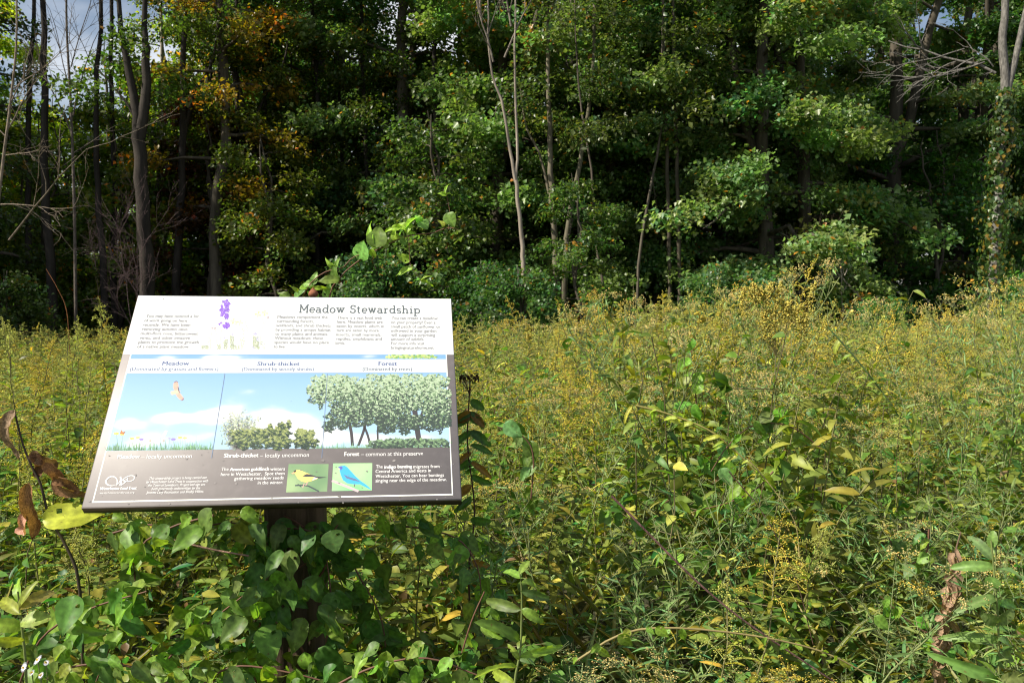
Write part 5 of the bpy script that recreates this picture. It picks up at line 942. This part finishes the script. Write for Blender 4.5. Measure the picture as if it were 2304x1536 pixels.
# white asters
for k, (px, py, lab) in enumerate([(85, 1484, 'largest white aster flower in the bottom left corner'), (54, 1500, 'white aster left of the largest one in the bottom left corner'), (72, 1512, 'half-open aster below the largest one in the bottom left corner'), (92, 1518, 'lowest small aster in the bottom left corner'), (104, 1490, 'aster bud on the right of the largest one in the bottom left corner')]):
    c = at(px, py, 1.5); e = thing('aster_flower', lab, 'flower', tuple(c), 'white asters in the bottom left corner'); R_ = [.0115, .0105, .007, .0075, .0065][k]
    g = G(); nn_ = norm(np.array([-.3, -.8, .7]) + rng.normal(0, .2, 3)); x_ = norm(np.cross(nn_, [0, 0, 1.])); y_ = np.cross(x_, nn_); n = 18; a = np.arange(n) * 6.283 / n
    d = x_ * np.cos(a)[:, None] + y_ * np.sin(a)[:, None]; g.inst(LOWLEAF, np.zeros((n, 3)), frames(d + nn_ * .12, np.tile(nn_, (n, 1))), np.column_stack([np.full(n, R_ * .5), np.full(n, R_), np.full(n, R_ * .4)]), (.62, .6, .75)); g.build('petals', M_FLOWER, e)
    g = G(); g.inst(BUD, nn_ * .001 + rng.normal(0, .0012, (24, 3)), frames(rng.normal(0, 1, (24, 3)), rng.normal(0, 1, (24, 3))), .0018, (.75, .6, .12)); g.build('flower_centre', M_FLOWER, e)
    g = G(); b = at(px + 8 - k * 3, 1640, 1.52) - c; g.tube([(0, 0, 0), b * .5 + [.005, 0, 0], b], .0012, (.14, .2, .06), 5); g.build('stem', M_STEM, e)
# tall flat-topped goldenrods on the right, and single goldenrods
for px, py, Y, k, lab in [(2105, 700, 4.4, 0, 'flat-topped goldenrod with spreading tan flower heads standing before the darkest gap of the wood'), (2195, 728, 4.2, 1, 'flat-topped goldenrod between the one before the dark gap and the tallest at the right edge'), (2290, 640, 3.4, 2, 'tallest flat-topped goldenrod, cut by the right edge of the picture'),
                          (2270, 700, 3.5, 3, 'flat-topped goldenrod just below the tallest one at the right edge'), (1645, 662, 5.0, 4, 'flat-topped goldenrod left of the upright golden spikes'), (1580, 690, 5.2, 5, 'tan-headed goldenrod on the crest of the meadow in front of the bushy shrub'), (1430, 672, 4.8, 1, 'pale-budded goldenrod at the left end of the meadow crest')]:
    c = at(px, py, Y); place_plant('flat_goldenrod', (c[0], Y, 0), c[2] / 1.02, k * 1.3, lab, None, (1, 1.05, 1.1), k, fl=1.1)
for px, py, Y, k, lab in [(237, 655, 5.0, 0, 'tall goldenrod with an upright golden plume at the upper left corner of the sign'), (20, 700, 3.6, 1, 'goldenrod at the left edge with long arching plumes'), (150, 705, 5.5, 2, 'goldenrod left of the tall plumed one beside the sign'), (1048, 690, 3.4, 3, 'goldenrod leaning out from behind the upper right corner of the sign'), (1330, 712, 6.0, 4, 'feathery golden goldenrod in front of the dark gap right of the grey trunks'),
                          (1300, 735, 5.6, 5, 'goldenrod with drooping golden side plumes below the grey trunks'), (2080, 700, 5.8, 6, 'golden plume left of the spreading tan flower heads'), (1950, 735, 6.5, 7, 'low goldenrod plume in the dip of the meadow crest')]:
    c = at(px, py, Y); place_plant('goldenrod', (c[0], Y, 0), c[2] / 1.05, k * 1.1, lab, None, (1.1, 1.05, .9), k, fl=1.15)
for k, (px, py, Y) in enumerate([(1375, 690, 5.2), (1400, 668, 4.6), (1465, 680, 5.4), (1500, 660, 5.), (1560, 650, 5.6), (1610, 672, 4.6), (1690, 655, 4.9), (1850, 668, 5.4), (1895, 690, 5.0), (2020, 690, 6.), (2060, 715, 5.), (2235, 655, 4.4), (2255, 690, 4.), (2160, 700, 5.6), (1290, 712, 6.), (1215, 730, 6.5), (1130, 735, 6.), (1075, 745, 5.), (1250, 735, 5.),
                                  (60, 715, 4.6), (105, 730, 5.), (185, 720, 5.6), (262, 715, 4.8), (20, 745, 4.), (140, 752, 4.2)]):
    c = at(px, py, Y); place_plant('goldenrod', (c[0], Y, 0), c[2] / 1.03, k * 1.7, 'goldenrod whose plume stands above its neighbours against the dark wood', 'goldenrod plumes along the meadow skyline', (1.05, 1.05, .9), k % 8, fl=rng.uniform(.85, 1.2))
z5 = lambda x, y: (1650 + x / 3.267, 580 + y / 3.267)
sp = thing('goldenrod_plant', 'goldenrod with a fan of upright and curved golden spikes against the dark wood', 'goldenrod', tuple(at(1745, 800, 3.9) * [1, 1, 0])); po = np.array(sp.location)
g = G(); root = at(1745, 800, 3.9); g.tube(np.array([root * [1, 1, 0], root]) - po, [.005, .003], (.16, .15, .06), 6); FL = []
for pts in [[(150, 300), (150, 185)], [(190, 310), (205, 230)], [(235, 330), (260, 240), (285, 185)], [(310, 420), (335, 290), (350, 190)], [(370, 400), (405, 335)], [(420, 420), (450, 390), (505, 355)], [(540, 500), (555, 350), (575, 250), (610, 182)], [(300, 520), (215, 420), (290, 380)], [(260, 600), (208, 520), (250, 440), (360, 400)], [(300, 620), (258, 550), (330, 460), (420, 420)], [(520, 600), (530, 420)], [(100, 420), (60, 300), (90, 220)], [(400, 500), (470, 460), (540, 470)]]:
    P = curve(px_path([z5(*p) for p in pts], 3.9), 14); Q = np.vstack([root, P]); g.tube(Q - po, np.linspace(.002, .0008, len(Q)), (.2, .17, .06), 3)
    n = 190; t = rng.uniform(0, 1, n) * (len(P) - 1); b = np.array([np.interp(t, range(len(P)), P[:, c]) for c in range(3)]).T; FL.append(b + rng.normal(0, 1, (n, 3)) * (.013 * (1 - .55 * t / (len(P) - 1)))[:, None])
g.build('stem', M_STEM, sp); FL = np.vstack(FL) - po; n = len(FL); g = G(); g.inst(BUD, FL, frames(rng.normal(0, 1, (n, 3)), rng.normal(0, 1, (n, 3))), rng.uniform(.006, .011, n), vary((.54, .47, .12), n, .22, .05)); g.build('flower_heads', M_FLOWER, sp, stuff=True)
